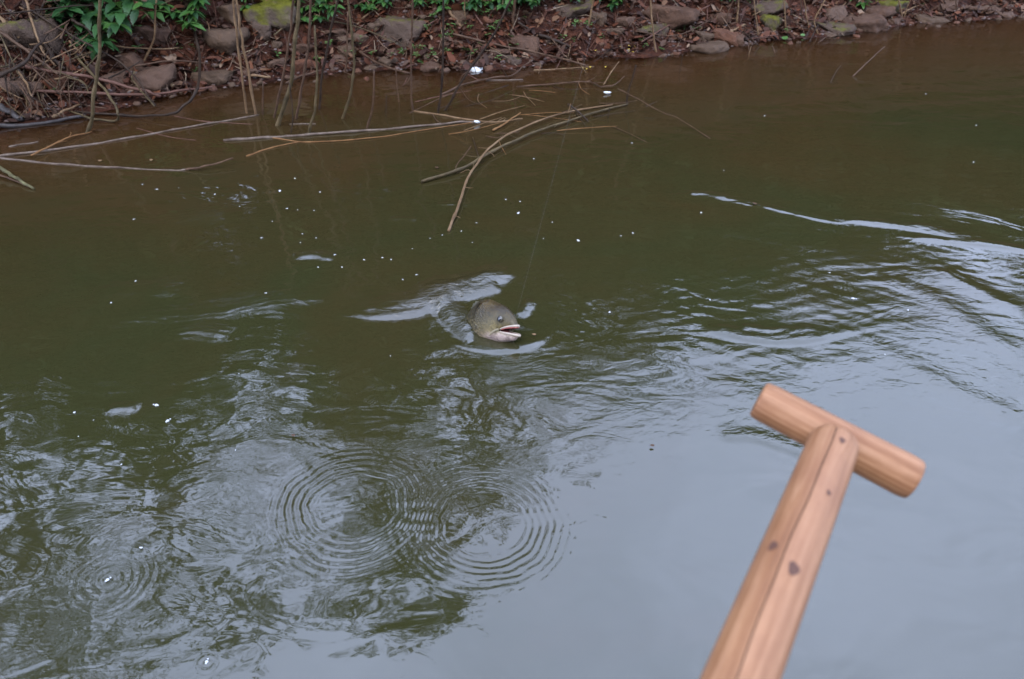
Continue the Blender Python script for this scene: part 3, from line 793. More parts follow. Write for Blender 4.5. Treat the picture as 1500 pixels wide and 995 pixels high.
brush([(-10, 185), (50, 181), (124, 171)], .0085, M_SLATE, "long slate grey stick floating at the far left waterline", .006, 0)
brush([(138, 53), (175, 68), (239, 72), (262, 70)], .0030, M_TAN, "thin straw coloured stem curving below the left plant", .05)
brush([(197, 97), (253, 89), (306, 93)], .0038, M_BROWN, "thin brown stem arching over the flat-topped rock", .06)
brush([(55, 10), (62, 50), (80, 90), (95, 103)], .0090, M_DARK, "thick dark root running down through the brush", .06)
brush([(0, 48), (28, 66), (60, 90), (85, 108)], .0065, M_BROWN, "brown branch sloping down across the brush at far left", .10)
brush([(18, 92), (40, 120), (48, 150)], .0048, M_DARK, "dark twig hanging to the water at far left", .07)
brush([(26, 104), (36, 118), (47, 142)], .0045, M_TAN, "pale broken twig in front of the low reddish rock", .08)
brush([(46, 142), (56, 120), (68, 104)], .0032, M_BROWN, "thin twig crossing the long reddish stick at far left", .08)
brush([(-5, 22), (60, 14), (130, 8), (200, 10)], .0030, M_DARK, "thin dark branch running level along the top of the left plant", .12)
brush([(104, 28), (125, 40), (138, 53)], .0065, M_DARK, "dark branch end dropping out of the left plant", .08)
brush([(197, 105), (195, 118), (226, 155)], .0030, M_OLIVE, "thin olive twig hanging over the face of the flat-topped rock", .08)
brush([(160, 114), (185, 102), (205, 90)], .0034, M_DARK, "thin dark twig leaning on the squarish rock", .08)
brush([(0, 66), (40, 72), (90, 92)], .0055, M_BROWN, "brown stick lying behind the thick black branch", .05)
G_TW = "thin twigs in the brush heap"
for k in range(105):
    u0, v0 = rng.uniform(-20, 120), rng.uniform(-5, 150)
    a = rng.choice([rng.uniform(20, 70), rng.uniform(-70, -20), rng.uniform(70, 110)]); L = rng.uniform(30, 95)
    u1, v1 = u0 + L * math.cos(R(a)), v0 + L * math.sin(R(a))
    if u1 > 165: continue
    v1 = min(max(v1, -20), 172)
    l0, l1 = rng.uniform(.01, .12), rng.uniform(.01, .1)
    mid = ((u0 + u1) / 2 + rng.normal(0, 4), (v0 + v1) / 2 + rng.normal(0, 4))
    pts = [at_g(u0, v0, l0), at_g(*mid, (l0 + l1) / 2), at_g(u1, v1, l1)]
    stick("twig", pts, rng.uniform(.0015, .0034), .0012, [M_DARK, M_BROWN, M_DARK, M_OLIVE, M_DARK, M_BROWN, M_TAN][k % 7],
          "thin %s twig tangled in the %s of the brush heap" % (("black", "brown", "black", "olive", "black", "brown", "pale tan")[k % 7],
          ("top left", "top right", "middle left", "middle right", "foot at the left", "foot at the right")[2 * (0 if (v0 + v1) < 90 else 1 if (v0 + v1) < 190 else 2) + ((u0 + u1) > 110)]), "twig", G_TW, 3, 0, 5)
G_TW2 = "loose thin twigs on the bank"
for k in range(70):
    u0 = rng.uniform(150, 1250); wv = np.interp(u0, (0, 320, 700, 1100, 1500), (180, 126, 104, 68, 22))
    v0 = rng.uniform(0, wv + 8); L = rng.uniform(18, 60); a = rng.uniform(-180, 180) if k % 3 else rng.uniform(60, 120)
    u1, v1 = u0 + L * math.cos(R(a)), min(max(v0 + L * math.sin(R(a)) * .7, -10), wv + 16)
    l0, l1 = rng.uniform(.004, .05), rng.uniform(.004, .03)
    pts = [at_g(u0, v0, l0), at_g((u0 + u1) / 2 + rng.normal(0, 2), (v0 + v1) / 2 + rng.normal(0, 2), (l0 + l1) / 2 + .005), at_g(u1, v1, l1)]
    stick("twig", pts, rng.uniform(.0012, .0028), .001, [M_BROWN, M_TAN, M_RED, M_DARK, M_BROWN][k % 5],
          "loose thin %s twig lying on the bank %s" % (("brown", "tan", "reddish", "black", "brown")[k % 5],
          ("by the flat-topped rock", "behind the reeds", "under the wide earthy rock", "round the ridged rock", "before the purple boulder", "on the right")[int(np.searchsorted((340, 520, 700, 860, 1020), (u0 + u1) / 2))]), "twig", G_TW2, 2, 0, 4)

# sticks floating on the water
G_FL = "sticks floating near the bank"
def afloat(px, r, mat, label, name="floating_stick", z=None, r1=None, nodes=5, twigs=0, twig_len=.06):
    zs = z if z is not None else [r * .35] * len(px)
    r = r * .74; r1 = r1 and r1 * .78
    pts = [at_z(u, v, zz) for (u, v), zz in zip(px, zs)]
    return stick(name, pts, r, r1 or r * .6, mat, label, "stick", G_FL, nodes, twigs, 7, twig_len)
afloat([(-15, 231), (84, 219), (194, 201), (293, 184), (380, 168)], .0058, M_GREY, "long grey reed floating from the left edge up towards the crossing reeds", nodes=7)
afloat([(-15, 229), (60, 238), (141, 244), (242, 249), (276, 249)], .0054, M_GREY, "long grey reed floating below the other from the left edge, nearly level", nodes=6)
afloat([(272, 249), (300, 244), (342, 232)], .0046, M_BROWN, "short brown stick at the right tip of the nearly level grey reed", z=[.002, .012, .02])
afloat([(13, 215), (56, 208)], .0040, M_GREY, "short pale reed piece floating at far left")
afloat([(46, 228), (75, 213), (101, 201), (135, 193)], .0040, M_ORANGE, "orange brown twig crossing the long grey reed at left", z=[.012, .014, .012, .004], twigs=2, twig_len=.04)
afloat([(-15, 238), (10, 252), (25, 262), (50, 277)], .0085, M_MOSSY, "mossy broken branch end poking in at the left edge", z=[.03, .02, .012, .004])
afloat([(-15, 252), (15, 262), (42, 274)], .0040, M_BROWN, "thin brown twig below the mossy branch end", z=[.01, .008, .003])
afloat([(327, 206), (400, 201), (452, 197), (565, 189), (664, 180), (700, 178)], .0068, M_GREY, "long straight grey reed floating below the standing stems", nodes=8)
afloat([(393, 201), (452, 208), (537, 203), (607, 193), (700, 178)], .0030, M_ORANGE, "thin orange reed floating just below the long straight grey reed")
afloat([(361, 229), (396, 217), (440, 207)], .0034, M_ORANGE, "short orange sliver of reed floating under the long straight grey reed")
afloat([(424, 182), (462, 182)], .0034, M_GREY, "small pale reed piece floating by the foot of the olive broken reed")
afloat([(606, 163), (660, 171), (720, 179), (765, 174)], .0050, M_TAN, "pale brown stick floating between the grey reed and the branches", twigs=3, twig_len=.05)
afloat([(722, 191), (742, 179), (762, 165)], .0042, M_ORANGE, "short orange stick crossing the pale brown floating stick", z=[.004, .01, .014])
afloat([(920, 152), (858, 169), (801, 187), (765, 201), (722, 221), (680, 245), (618, 266)], .0045, M_OLIVE, "main floating branch with a thick end reaching lower left", z=[.004, .012, .012, .012, .015, .012, .006], r1=.0062, twigs=4, twig_len=.07)
afloat([(897, 153), (824, 166), (756, 191), (717, 217), (695, 245), (683, 266), (672, 300), (657, 338)], .0036, M_TAN, "tan branch curving down to a tip in the open water above the fish", z=[.006, .01, .016, .022, .02, .016, .014, .004], r1=.0052, twigs=5, twig_len=.06)
afloat([(905, 130), (931, 143), (967, 163), (995, 174), (1040, 203)], .0028, M_BROWN, "thin twig drooping right into open water from the branch tangle", z=[.05, .045, .03, .02, .002])
afloat([(756, 127), (824, 122), (863, 120), (880, 128)], .0042, M_BROWN, "crooked brown branch floating beneath the ridged rock", z=[.003, .012, .012, .004], twigs=3)
afloat([(884, 124), (895, 106), (907, 90)], .0034, M_TAN, "pale twig pointing up from the crooked brown branch", z=[.004, .03, .05])
afloat([(880, 128), (900, 124), (915, 112)], .0034, M_BROWN, "brown twig forking off the crooked brown branch", z=[.004, .012, .02])
afloat([(646, 139), (679, 124), (721, 114), (749, 111), (767, 97), (782, 86)], .0055, M_BROWN, "curved branch rising from the water to the ridged rock", z=[.002, .012, .012, .01, .03, .05])
afloat([(712, 118), (766, 117)], .0042, M_GREY, "short grey reed piece floating beside the curved branch")
afloat([(782, 103), (825, 101), (870, 98)], .0038, M_TAN, "straw coloured stick floating under the long sloping stick")
afloat([(608, 150), (645, 141), (690, 133)], .0028, M_RED, "thin reddish twig floating behind the dark upright reed")
afloat([(1248, 113), (1270, 92), (1296, 68)], .0036, M_BROWN, "lone brown stick leaning out of the water at upper right", z=[.0, .04, .08])
afloat([(1216, 122), (1224, 106), (1232, 96)], .0024, M_DARK, "small dark twig left of the lone brown stick", z=[.0, .02, .03])
afloat([(832, 153), (850, 166), (862, 178)], .0050, M_DARK, "short dark peg of wood across the main floating branch", z=[.035, .02, .003])
afloat([(832, 166), (836, 152)], .0024, M_TAN, "tiny pale twig standing on the tan branch", z=[.012, .04])
afloat([(945, 157), (962, 149)], .0024, M_DARK, "tiny dark twig beside the drooping thin twig", z=[.02, .03])
afloat([(690, 214), (680, 228), (668, 244), (670, 254)], .0022, M_BROWN, "fine forked twig caught on the tan branch", z=[.02, .02, .012, .002])
afloat([(255, 170), (300, 178), (370, 182)], .0024, M_RED, "thin red twig floating beyond the long grey reed")
afloat([(200, 188), (245, 200), (287, 206)], .0022, M_RED, "thin red twig half sunk above the nearly level grey reed", z=[.0, .001, .002])
afloat([(600, 166), (655, 140), (690, 130)], .0026, M_BROWN, "brown twig floating at the foot of the upright brown reed")
afloat([(745, 125), (700, 140), (640, 160)], .0030, M_DARK, "dark twig lying in the shallows below the curved branch")

for k in range(26):                                        # fine twigs caught among the floating branches
    u0, v0 = rng.uniform(620, 900), rng.uniform(120, 215); v0 = min(v0, 300 - .16 * u0 + 60)
    a = rng.uniform(-35, 20) if k % 3 else rng.uniform(30, 80); L = rng.uniform(25, 90)
    u1, v1 = u0 + L * math.cos(R(a)), v0 + L * math.sin(R(a)) * .6
    pts = [at_z(u0, v0, rng.uniform(0, .004)), at_z((u0 + u1) / 2 + rng.normal(0, 3), (v0 + v1) / 2 + rng.normal(0, 2), rng.uniform(.002, .02)), at_z(u1, v1, rng.uniform(-.004, .02))]
    stick("twig", pts, rng.uniform(.0009, .0019), .0007, [M_BROWN, M_ORANGE, M_DARK, M_TAN][k % 4],
          "fine %s twig caught among floating branches %s" % (("brown", "orange", "black", "tan")[k % 4], "below the ridged rock" if u0 > 760 else "near the white scrap"), "twig", "fine twigs among the floating branches", 2, 0, 4)
for (u, v, c) in ((222, 236, "yellow green"), (147, 237, "yellow"), (640, 247, "brown"), (1105, 300, "brown"), (782, 492, "yellow"), (430, 640, "brown"), (955, 655, "brown")):
    p = at_z(u, v); a = np.linspace(0, 6.28, 9)[:-1]; sz = .0035 * np.linalg.norm(p - (0, 0, 1)) / 1.8
    o = new_mesh("floating_fleck", [(0, 0, .001)] + [(math.cos(q) * sz * 1.5, math.sin(q) * sz, .0006 * math.sin(2 * q)) for q in a], [[0, i + 1, (i + 1) % 8 + 1] for i in range(8)], {"brown": M_BROWN}.get(c, M_TAN))
    o.location = (p[0], p[1], .0045); o.rotation_euler = (0, 0, u)
    tag(o, "tiny %s leaf fleck floating %s" % (c, "left of the fish" if u < 660 and v < 480 else "by the ring ripples" if v > 600 else "just right of the fish's mouth" if v > 480 else "on the far right water"), "leaf fleck", "leaf flecks on the water")

# ------------------------------------------------------------------ plants
def leaf_mesh(name, L, W, mat, serr=0.12, n=9, droop=0.35):
    V, Fq = [], []
    for i in range(n + 1):
        t = i / n
        w = W * 0.5 * (math.sin(math.pi * t ** 0.8) ** 0.85) * (1 + (serr if i % 2 else -serr * .5)) if 0 < i < n else W * (0.03 if i == 0 else 0.0)
        x = L * t; z = -droop * L * t * t + 0.10 * L * t
        V += [(x, -w, z + w * .28), (x, 0, z), (x, w, z + w * .28)]
    for i in range(n):
        a = i * 3
        Fq += [[a, a + 1, a + 4, a + 3], [a + 1, a + 2, a + 5, a + 4]]
    return new_mesh(name, V, Fq, mat, link=False)
LM_A = [leaf_mesh("leaf", 0.088, 0.040, M_LEAF, .16, 11, .40), leaf_mesh("leaf", 0.076, 0.036, M_LEAF, .16, 11, .22), leaf_mesh("leaf", 0.062, 0.031, M_LEAFB, .13, 9, .3)]
LM_B = [leaf_mesh("leaf", 0.068, 0.024, M_LEAFB, .05, 8, .22), leaf_mesh("leaf", 0.060, 0.023, M_LEAF, .05, 8, .3), leaf_mesh("leaf", 0.050, 0.020, M_LEAFB, .05, 8, .15)]
LM_C = [leaf_mesh("leaf", 0.044, 0.024, M_LEAFB, .08, 8, .3), leaf_mesh("leaf", 0.038, 0.020, M_LEAFB, .08, 8, .2), leaf_mesh("leaf", 0.046, 0.022, M_LEAF, .08, 8, .4)]
def plant(u, v, px_w, lm, label, shoots=6, whorl=6, lift=0.08, tiers=2):
    """a leafy herb whose foliage is centred at (u, v) and px_w wide"""
    p = at_g(u, v, lift); sc = np.linalg.norm(p - np.array((0, 0, CAM_H))) / FPX
    Wm = px_w * sc * 0.5
    gb = np.array((p[0], p[1] + 0.05, float(ground(p[0], p[1] + 0.05)) - 0.01))
    root = empty("leafy_plant", gb, label, "plant", "leafy green plants on the bank")
    for k in range(shoots):
        a = 2.4 * k + rng.uniform(-.3, .3); rr = Wm * math.sqrt((k + .4) / shoots)
        tip = np.array((p[0] + rr * math.cos(a), p[1] + 0.4 * rr * math.sin(a), p[2] + 0.5 * rr * math.sin(a + .8) + rng.uniform(-.005, .03)))
        tip[2] = max(tip[2], float(ground(tip[0], tip[1])) + 0.025)
        pa = smooth_path((gb, (gb + tip) / 2 + np.array((0, 0, .02)), tip), 4)
        sv, sf = tube_arrays(pa, np.linspace(.0035, .0018, len(pa)), 5)
        put("stem", new_mesh("stem", np.array(sv) - gb, sf, M_OLIVE, link=False), root)
        for tr in range(tiers):
            q = tip - (tip - gb) * 0.16 * tr
            for j in range(whorl - (tr and 1)):
                o = put("leaf", lm[int(rng.integers(0, len(lm)))], root)
                o.location = q - gb
                th = 2 * math.pi * j / whorl + k + tr * .5 + rng.uniform(-.25, .25)
                dn = rng.uniform(-.25, .35) + tr * .25
                o.rotation_euler = Matrix.Rotation(th, 4, 'Z').to_euler()
                m = Matrix.Rotation(th, 4, 'Z') @ Matrix.Rotation(dn, 4, 'Y') @ Matrix.Rotation(rng.uniform(-.3, .3), 4, 'X')
                o.rotation_euler = m.to_euler(); s = rng.uniform(.75, 1.15) * (1 - .1 * tr); o.scale = (s, s, s)
    return root
plant(148, 27, 136, LM_A, "large serrated-leaved plant hanging over the brush at upper left", 16, 5, .10, 2)
plant(100, 0, 70, LM_A, "dark serrated plant at the top left behind the brush", 4, 5, .10)
plant(272, 28, 80, LM_B, "star-leaved green plant left of the stacked rocks at the top", 5, 8, .07, 2)
plant(268, -14, 70, LM_B, "green plant at the top edge above the star-leaved plant", 5, 7, .10)
plant(468, 14, 88, LM_C, "bright leafy plant behind the thick standing reeds", 13, 6, .06, 2)
plant(425, -8, 50, LM_C, "bright leafy plant just right of the mossy boulder top", 5, 6, .06)
plant(362, 2, 30, LM_C, "small leafy plant left of the mossy boulder", 3, 5, .04)
plant(560, 2, 46, LM_C, "leafy plant at the top edge above the grey rounded rock", 5, 5, .03)
plant(535, 14, 26, LM_C, "small upright plant left of the wide earthy rock", 2, 5, .03)
plant(650, 4, 44, LM_C, "leafy plant right above the wide earthy rock's moss patch", 4, 6, .03)
plant(693, 8, 34, LM_C, "whorled bright plant over the small brown rock", 3, 7, .04)
plant(738, 4, 60, LM_C, "bright bushy plant left of the stout brown stalk", 6, 6, .04)
plant(778, 2, 44, LM_C, "bushy plant right of the stout brown stalk", 5, 6, .05)
plant(835, -6, 60, LM_C, "leafy plant drooping over the overhanging dark rock", 5, 6, .04)
plant(897, 2, 40, LM_C, "leafy plant above the upright rock", 4, 6, .03)
plant(610, -6, 50, LM_C, "leafy plant at the very top above the wide earthy rock", 4, 6, .04)
plant(1065, 0, 26, LM_C, "small leafy plant at the top of the right bank", 2, 5, .03)
plant(1262, -4, 40, LM_C, "leafy plant at the top edge above the three-sided rock", 3, 5, .04)

# seedlings
def seedling_mesh(k):
    g = np.random.default_rng(900 + k); V, Fq = [], []
    for j in range(int(g.integers(5, 10))):
        th = g.uniform(0, 6.28); d0 = g.uniform(0.001, .010); h = g.uniform(.006, .022); L = g.uniform(.007, .014); W = L * .7
        c, s = math.cos(th), math.sin(th); b = len(V)
        for (x, y, z) in ((0, 0, 0), (.35, -.5, .1), (.8, -.35, .1), (1, 0, .0), (.8, .35, .1), (.35, .5, .1), (.5, 0, -.05)):
            xx, yy = d0 + x * L, y * W
            V.append((xx * c - yy * s, xx * s + yy * c, h + z * L))
        Fq += [[b, b + 1, b + 6], [b + 1, b + 2, b + 6], [b + 2, b + 3, b + 6], [b + 3, b + 4, b + 6], [b + 4, b + 5, b + 6], [b + 5, b, b + 6]]
        b = len(V); w = .0006
        V += [(-w, 0, -.004), (w, 0, -.004), (d0 * c + w, d0 * s, h), (d0 * c - w, d0 * s, h)]
        Fq.append([b, b + 1, b + 2, b + 3])
    return new_mesh("seedling", V, Fq, M_LEAFS, link=False)
SD = [seedling_mesh(k) for k in range(6)]
seed_px = [(120, 95), (124, 90), (75, 130), (80, 138), (290, 104), (286, 108), (260, 75), (282, 72), (309, 63), (206, 78), (95, 68), (110, 72), (107, 62), (200, 48), (208, 52),
  (408, 87), (524, 62), (527, 66), (522, 84), (528, 88), (485, 49), (484, 70), (467, 93), (575, 50), (545, 82), (572, 84), (512, 84),
  (650, 48), (660, 45), (668, 42), (646, 56), (655, 58), (663, 50), (682, 40), (690, 46), (684, 34), (715, 48), (722, 42), (728, 38), (712, 56), (726, 50), (702, 68), (676, 76), (684, 78),
  (690, 84), (694, 80), (635, 82), (628, 86), (618, 74), (610, 84), (655, 82), (660, 80), (632, 35), (636, 30), (640, 22), (626, 46), (700, 22), (710, 24), (718, 28), (748, 56), (752, 74), (730, 90),
  (842, 40), (848, 36), (862, 42), (824, 60), (840, 62), (880, 60), (716, 20), (745, 22), (768, 30), (606, 40), (600, 60), (608, 72), (590, 80),
  (990, 48), (1002, 44), (1020, 50), (940, 64), (946, 72), (1157, 18), (1152, 50), (1270, 6), (1350, 10), (1098, 6), (1105, 22), (1145, 12)]
for (u, v) in seed_px:
    p = at_g(u, v)
    o = put("seedling", SD[int(rng.integers(0, 6))]); o.location = p; o.rotation_euler = (0, 0, rng.uniform(0, 6.28)); s = rng.uniform(.8, 1.5); o.scale = (s, s, s)
    tag(o, "tiny bright green seedling sprouting from the bank " + ("in the brush heap at far left", "near the flat-topped rock", "among the rocks behind the reeds", "on bare soil above the white scrap", "on bare soil left of the white scrap",
        "right of the ridged rock", "on the right-hand bank")[int(np.searchsorted((160, 340, 590, 650, 760, 930), u))], "seedling", "seedlings on the bank")
# round waterside leaves
for (u, v, s, lb) in ((617, 94, .020, "round pale green leaf at the waterline under the wide earthy rock"), (697, 93, .015, "small green leaf at the waterline above the white scrap"),
                      (1149, 59, .016, "bright green leaf at the waterline on the right"), (1175, 55, .012, "dull green leaf at the waterline under the stalks at right"),
                      (970, 75, .020, "dark green leaf at the foot of the pale stem")):
    p = at_g(u, v); a = np.linspace(0, 6.28, 13)[:-1]
    V = [(0, 0, -.15)] + [(math.cos(q) * (1 + .12 * math.sin(5 * q)), .75 * math.sin(q), .1 * math.sin(2 * q)) for q in a]
    o = new_mesh("fallen_leaf", np.array(V) * s, [[0, i + 1, (i + 1) % 12 + 1] for i in range(12)], M_LEAFS)
    o.location = (p[0], p[1], p[2] + .012); o.rotation_euler = (.5, 0, u)
    tag(o, lb, "leaf")
# yellow petals
for k in range(14):
    u, v = rng.uniform(862, 930), rng.uniform(68, 80)
    if k > 9: u, v = rng.uniform(840, 890), rng.uniform(99, 104)
    p = at_g(u, v); a = np.linspace(0, 6.28, 8)[:-1]
    o = new_mesh("petal", [(0, 0, -.001)] + [(math.cos(q) * .007, math.sin(q) * .005, .002 * math.sin(2 * q)) for q in a], [[0, i + 1, (i + 1) % 7 + 1] for i in range(7)], M_YELLOW)
    o.location = (p[0], p[1], p[2] + .008); o.rotation_euler = (rng.uniform(0, .5), 0, rng.uniform(0, 6))
    tag(o, "small yellow petal lying at the waterline right of the ridged rock", "petal", "yellow petals at the waterline")

# white scraps, yellow fruit
def crumple(name, u, v, sx, sy, sz, label, seed, lift=.006, cat="scrap", mat=M_WHITE):
    P = rock_verts(ICO3, 7, 0.12, seed) * np.array((sx, sy, sz)); p = at_g(u, v)
    o = new_mesh(name, P, ICO3[1], mat); o.location = (p[0], p[1], p[2] + lift); o.rotation_euler = (.1, .12, .25)
    return tag(o, label, cat)
crumple("white_scrap", 699, 104, .030, .018, .013, "white scrap floating at the water's edge beside the slanting black stick", 61)
crumple("white_scrap", 890, 138, .013, .006, .004, "smaller white scrap caught in the floating branches", 62)
crumple("white_scrap", 699, 182, .009, .005, .004, "small cream scrap on the pale brown floating stick", 63, .01)
crumple("round_fruit", 253, 128, .014, .013, .013, "small round yellow pink fruit beside the flat-topped rock", 64, .008, "fruit", M_CREAM)

# ------------------------------------------------------------------ foam bubbles
def bubble_mesh(seed):
    g = np.random.default_rng(seed); V, Fq = [], []
    for k in range(int(g.integers(3, 7))):
        c = np.array((*g.normal(0, .55, 2), 0)) * (k > 0); r = 1.0 if k == 0 else g.uniform(.35, .7)
        b = len(V); V += (ICO2[0] * np.array((r, r, r * .7)) + c).tolist(); Fq += (ICO2[1] + b).tolist()
    return new_mesh("foam_bubble", V, Fq, M_FOAM, link=False)
BM = [bubble_mesh(k) for k in range(5)]
big = {(759, 313): (5, "larger foam bubble in the brown water below the branch tips"), (847, 353): (5, "larger foam bubble alone right of the tan branch tip"),
       (1027, 312): (4, "foam bubble just under the long crest at right"), (229, 594): (6, "foam bubble, upper of a close pair in the dark water at left"),
       (246, 617): (6, "foam bubble, lower of a close pair in the dark water at left"), (109, 605): (4, "foam bubble left of the close pair in the dark water"),
       (158, 850): (6, "foam bubble at the middle of a small ring in the lower left"), (303, 970): (6, "foam bubble alone near the bottom edge at left"),
       (207, 803): (4, "foam bubble on the broken reflection above the small ring"), (893, 458): (4, "foam bubble right of the fish"),
       (410, 280): (5, "largest foam bubble below the long floating reeds"), (1250, 438): (5, "foam bubble among the ripples on the right")}
small = [(209, 271), (262, 276), (315, 285), (230, 278), (469, 282), (432, 262), (351, 303), (421, 306), (436, 308), (460, 309), (196, 322), (211, 330), (399, 325), (383, 349),
  (440, 356), (443, 343), (463, 349), (490, 374), (466, 392), (501, 392), (199, 412), (163, 444), (533, 381), (796, 350), (809, 326), (926, 210), (782, 233), (676, 339), (698, 327),
  (762, 296), (927, 342), (741, 293), (910, 346), (345, 660), (178, 681), (137, 616), (350, 548), (573, 381), (610, 403), (560, 378), (1208, 544), (1296, 520), (1185, 575),
  (590, 410), (630, 350), (648, 345), (604, 365), (1060, 250), (1120, 170), (1356, 138), (1430, 184), (1426, 238),
  (692, 356), (1215, 400), (1330, 455), (1040, 440), (115, 640), (390, 430), (572, 522)]
for (u, v), (r, lb) in big.items():
    p = at_z(u, v); o = put("foam_bubble", BM[(u + v) % 5]); s = r * .36 * np.linalg.norm(p - (0, 0, 1)) / FPX
    o.location = (p[0], p[1], .001); o.scale = (s, s, s); o.rotation_euler = (0, 0, u)
    tag(o, lb, "bubble", "foam bubbles on the water")
for k, (u, v) in enumerate(small):
    p = at_z(u, v); o = put("foam_bubble", BM[k % 5]); s = rng.uniform(.6, 1.2) * np.linalg.norm(p - (0, 0, 1)) / FPX
    o.location = (p[0], p[1], .001); o.scale = (s, s, s); o.rotation_euler = (0, 0, k)
    tag(o, "tiny white foam bubble drifting " + ("in the dark water at lower left" if v > 440 and u < 480 else "in the water at left below the long reeds" if u < 400 else "in the scatter between the long reeds and the fish" if u < 570 else
        "between the branch tips and the fish" if u < 720 else "right of the branch tips" if u < 960 and v > 190 else "in the far right reach" if v < 300 else "among the ripples on the right"), "bubble", "foam bubbles on the water")

# ------------------------------------------------------------------ the fish
def mat_fish():
    t = NT("fish_skin"); ob = t.obj()
    sx = t.n.new("ShaderNodeSeparateXYZ"); t.link(ob, sx.inputs[0]); x, y, z = sx.outputs
    n = t.noise(ob, 70, 5, 0.7, 0.8); n2 = t.noise(ob, 22, 5, 0.6, 0.5)
    zz = t.math('ADD', z, t.math('MULTIPLY_ADD', n2, 0.034, -0.017))
    f = t.math('MULTIPLY_ADD', zz, 9.0, 0.48, True)
    c = t.ramp(f, [(0.08, (0.24, 0.185, 0.115)), (0.24, (0.19, 0.150, 0.080)), (0.42, (0.110, 0.086, 0.034)), (0.62, (0.050, 0.038, 0.013)), (0.90, (0.028, 0.018, 0.007))])
    # pale chin and throat
    ch = t.math('MULTIPLY', t.math('MULTIPLY_ADD', t.math('ADD', zz, t.math('MULTIPLY', x, -0.12)), -85.0, -0.75, True), t.math('MULTIPLY_ADD', x, 28.0, 2.9, True))
    c = t.mix(ch, c, t.mix(n, (0.34, 0.235, 0.215), (0.30, 0.26, 0.225)))
    # brassy saddle behind the head
    yel = t.math('MULTIPLY', t.math('SUBTRACT', 1.0, t.math('MULTIPLY', t.math('ABSOLUTE', t.math('ADD', x, 0.105)), 26.0, None, True)), t.math('MULTIPLY_ADD', zz, 30.0, -0.6, True))
    c = t.mix(t.math('MULTIPLY', yel, 0.8), c, (0.085, 0.052, 0.007))
    # dark blotches, and dark scale rims on the body behind the head
    c = t.mix(t.math('MULTIPLY_ADD', n, 3.2, -1.15, True), t.mix(0.62, c, (0.012, 0.011, 0.007)), c)
    vo = t.add("ShaderNodeTexVoronoi", Scale=190.0); t.link(ob, vo.inputs["Vector"])
    sc = t.math('MULTIPLY', vo.outputs["Distance"], t.math('MULTIPLY_ADD', x, -26.0, -1.9, True))
    c = t.mix(t.math('MULTIPLY', sc, 0.9), c, (0.012, 0.011, 0.007))
    t.base(c); t.rough(t.math('MULTIPLY_ADD', n, 0.35, 0.2)); t.p.inputs["Specular IOR Level"].default_value = 0.22
    t.p.inputs["Coat Weight"].default_value = 0.08; t.p.inputs["Coat Roughness"].default_value = 0.06
    t.p.inputs["Subsurface Weight"].default_value = 0.05; t.p.inputs["Subsurface Radius"].default_value = (.004, .002, .001)
    t.bump(t.math('ADD', sc, t.math('MULTIPLY', n, 0.7)), 0.7, 0.004)
    return t.m
M_FISH = mat_fish()
M_LIP = mat_plain("fish_lip", (0.25, 0.205, 0.16), 0.3)
M_LIPR = mat_plain("fish_red_lip", (0.19, 0.045, 0.038), 0.2)
M_GULL = mat_plain("fish_mouth_lining", (0.11, 0.035, 0.035), 0.25)
M_JAW = mat_plain("fish_jaw", (0.15, 0.125, 0.075), 0.35)
M_FIN = mat_plain("fish_fin", (0.07, 0.065, 0.045), 0.3)
M_FINP = mat_plain("fish_pale_fin", (0.132, 0.102, 0.066), 0.3)
M_EYE = mat_plain("fish_pupil", (0.008, 0.008, 0.010), 0.05, 0.8)
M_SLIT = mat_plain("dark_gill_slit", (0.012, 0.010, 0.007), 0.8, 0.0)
M_IRIS = mat_plain("fish_iris", (0.05, 0.042, 0.026), 0.12, 0.8)

fish = empty("fish", (0, 0, 0), "olive and cream bass-like fish with its open-mouthed head out of the water", "fish")
ST = [  # x back from nose, top, bottom, half width
 (0.000, .0085, -.0150, .0200), (-.003, .0145, -.0210, .0225), (-.009, .0230, -.029, .0255), (-.021, .0345, -.034, .0285), (-.037, .0455, -.040, .0325), (-.056, .0535, -.0450, .0355),
 (-.076, .0570, -.048, .038), (-.096, .061, -.052, .0395), (-.110, .0630, -.054, .0415), (-.117, .0640, -.0545, .0425), (-.121, .063, -.0525, .0385), (-.145, .064, -.053, .038), (-.18, .063, -.053, .036), (-.22, .056, -.048, .032),
 (-.27, .043, -.038, .024), (-.32, .029, -.026, .015), (-.36, .020, -.020, .009), (-.40, .0185, -.0185, .005)]
NS = 40
def bend(p):
    """the body curls: behind the gills it swings round and down"""
    x, y, z = p; b = max(0, -x - 0.11)
    q = 5.0 * b * b if b < .075 else .0281 + .75 * (b - .075)
    return (x + q * .25, y + 0.5 * q, z - q)
V, Fq = [], []
def ring_pt(st, k, extra=0.0):
    x, tp, bt, hw = st; th = 2 * math.pi * k / NS
    cz = math.cos(th); sy = math.sin(th)
    zc, hz = (tp + bt) / 2, (tp - bt) / 2
    e = 0.86
    zz = zc + hz * math.copysign(abs(cz) ** e, cz)
    wid = hw * math.copysign(abs(sy) ** (1.05 if x > -.13 else 1.2), sy)
    if cz > 0: wid *= 1 - 0.14 * cz
    back = 0.046 * (sy * sy) ** 1.2 * max(0, 1 + x / 0.07)      # mouth corners sit far back
    jut = 0.007 * max(0, -cz) * max(0, 1 + x / 0.03)            # the lower jaw juts
    zz -= 0.007 * (sy * sy) ** 2 * max(0, 1 + x / 0.06)          # and droop
    return (x - back + jut, wid, zz)
for st in ST:
    for k in range(NS): V.append(bend(ring_pt(st, k)))
for i in range(len(ST) - 1):
    for k in range(NS):
        k2 = (k + 1) % NS; a = i * NS
        Fq.append([a + k, a + k2, a + NS + k2, a + NS + k])
e0 = (len(ST) - 1) * NS
Fq.append([e0 + k for k in range(NS)][::-1])
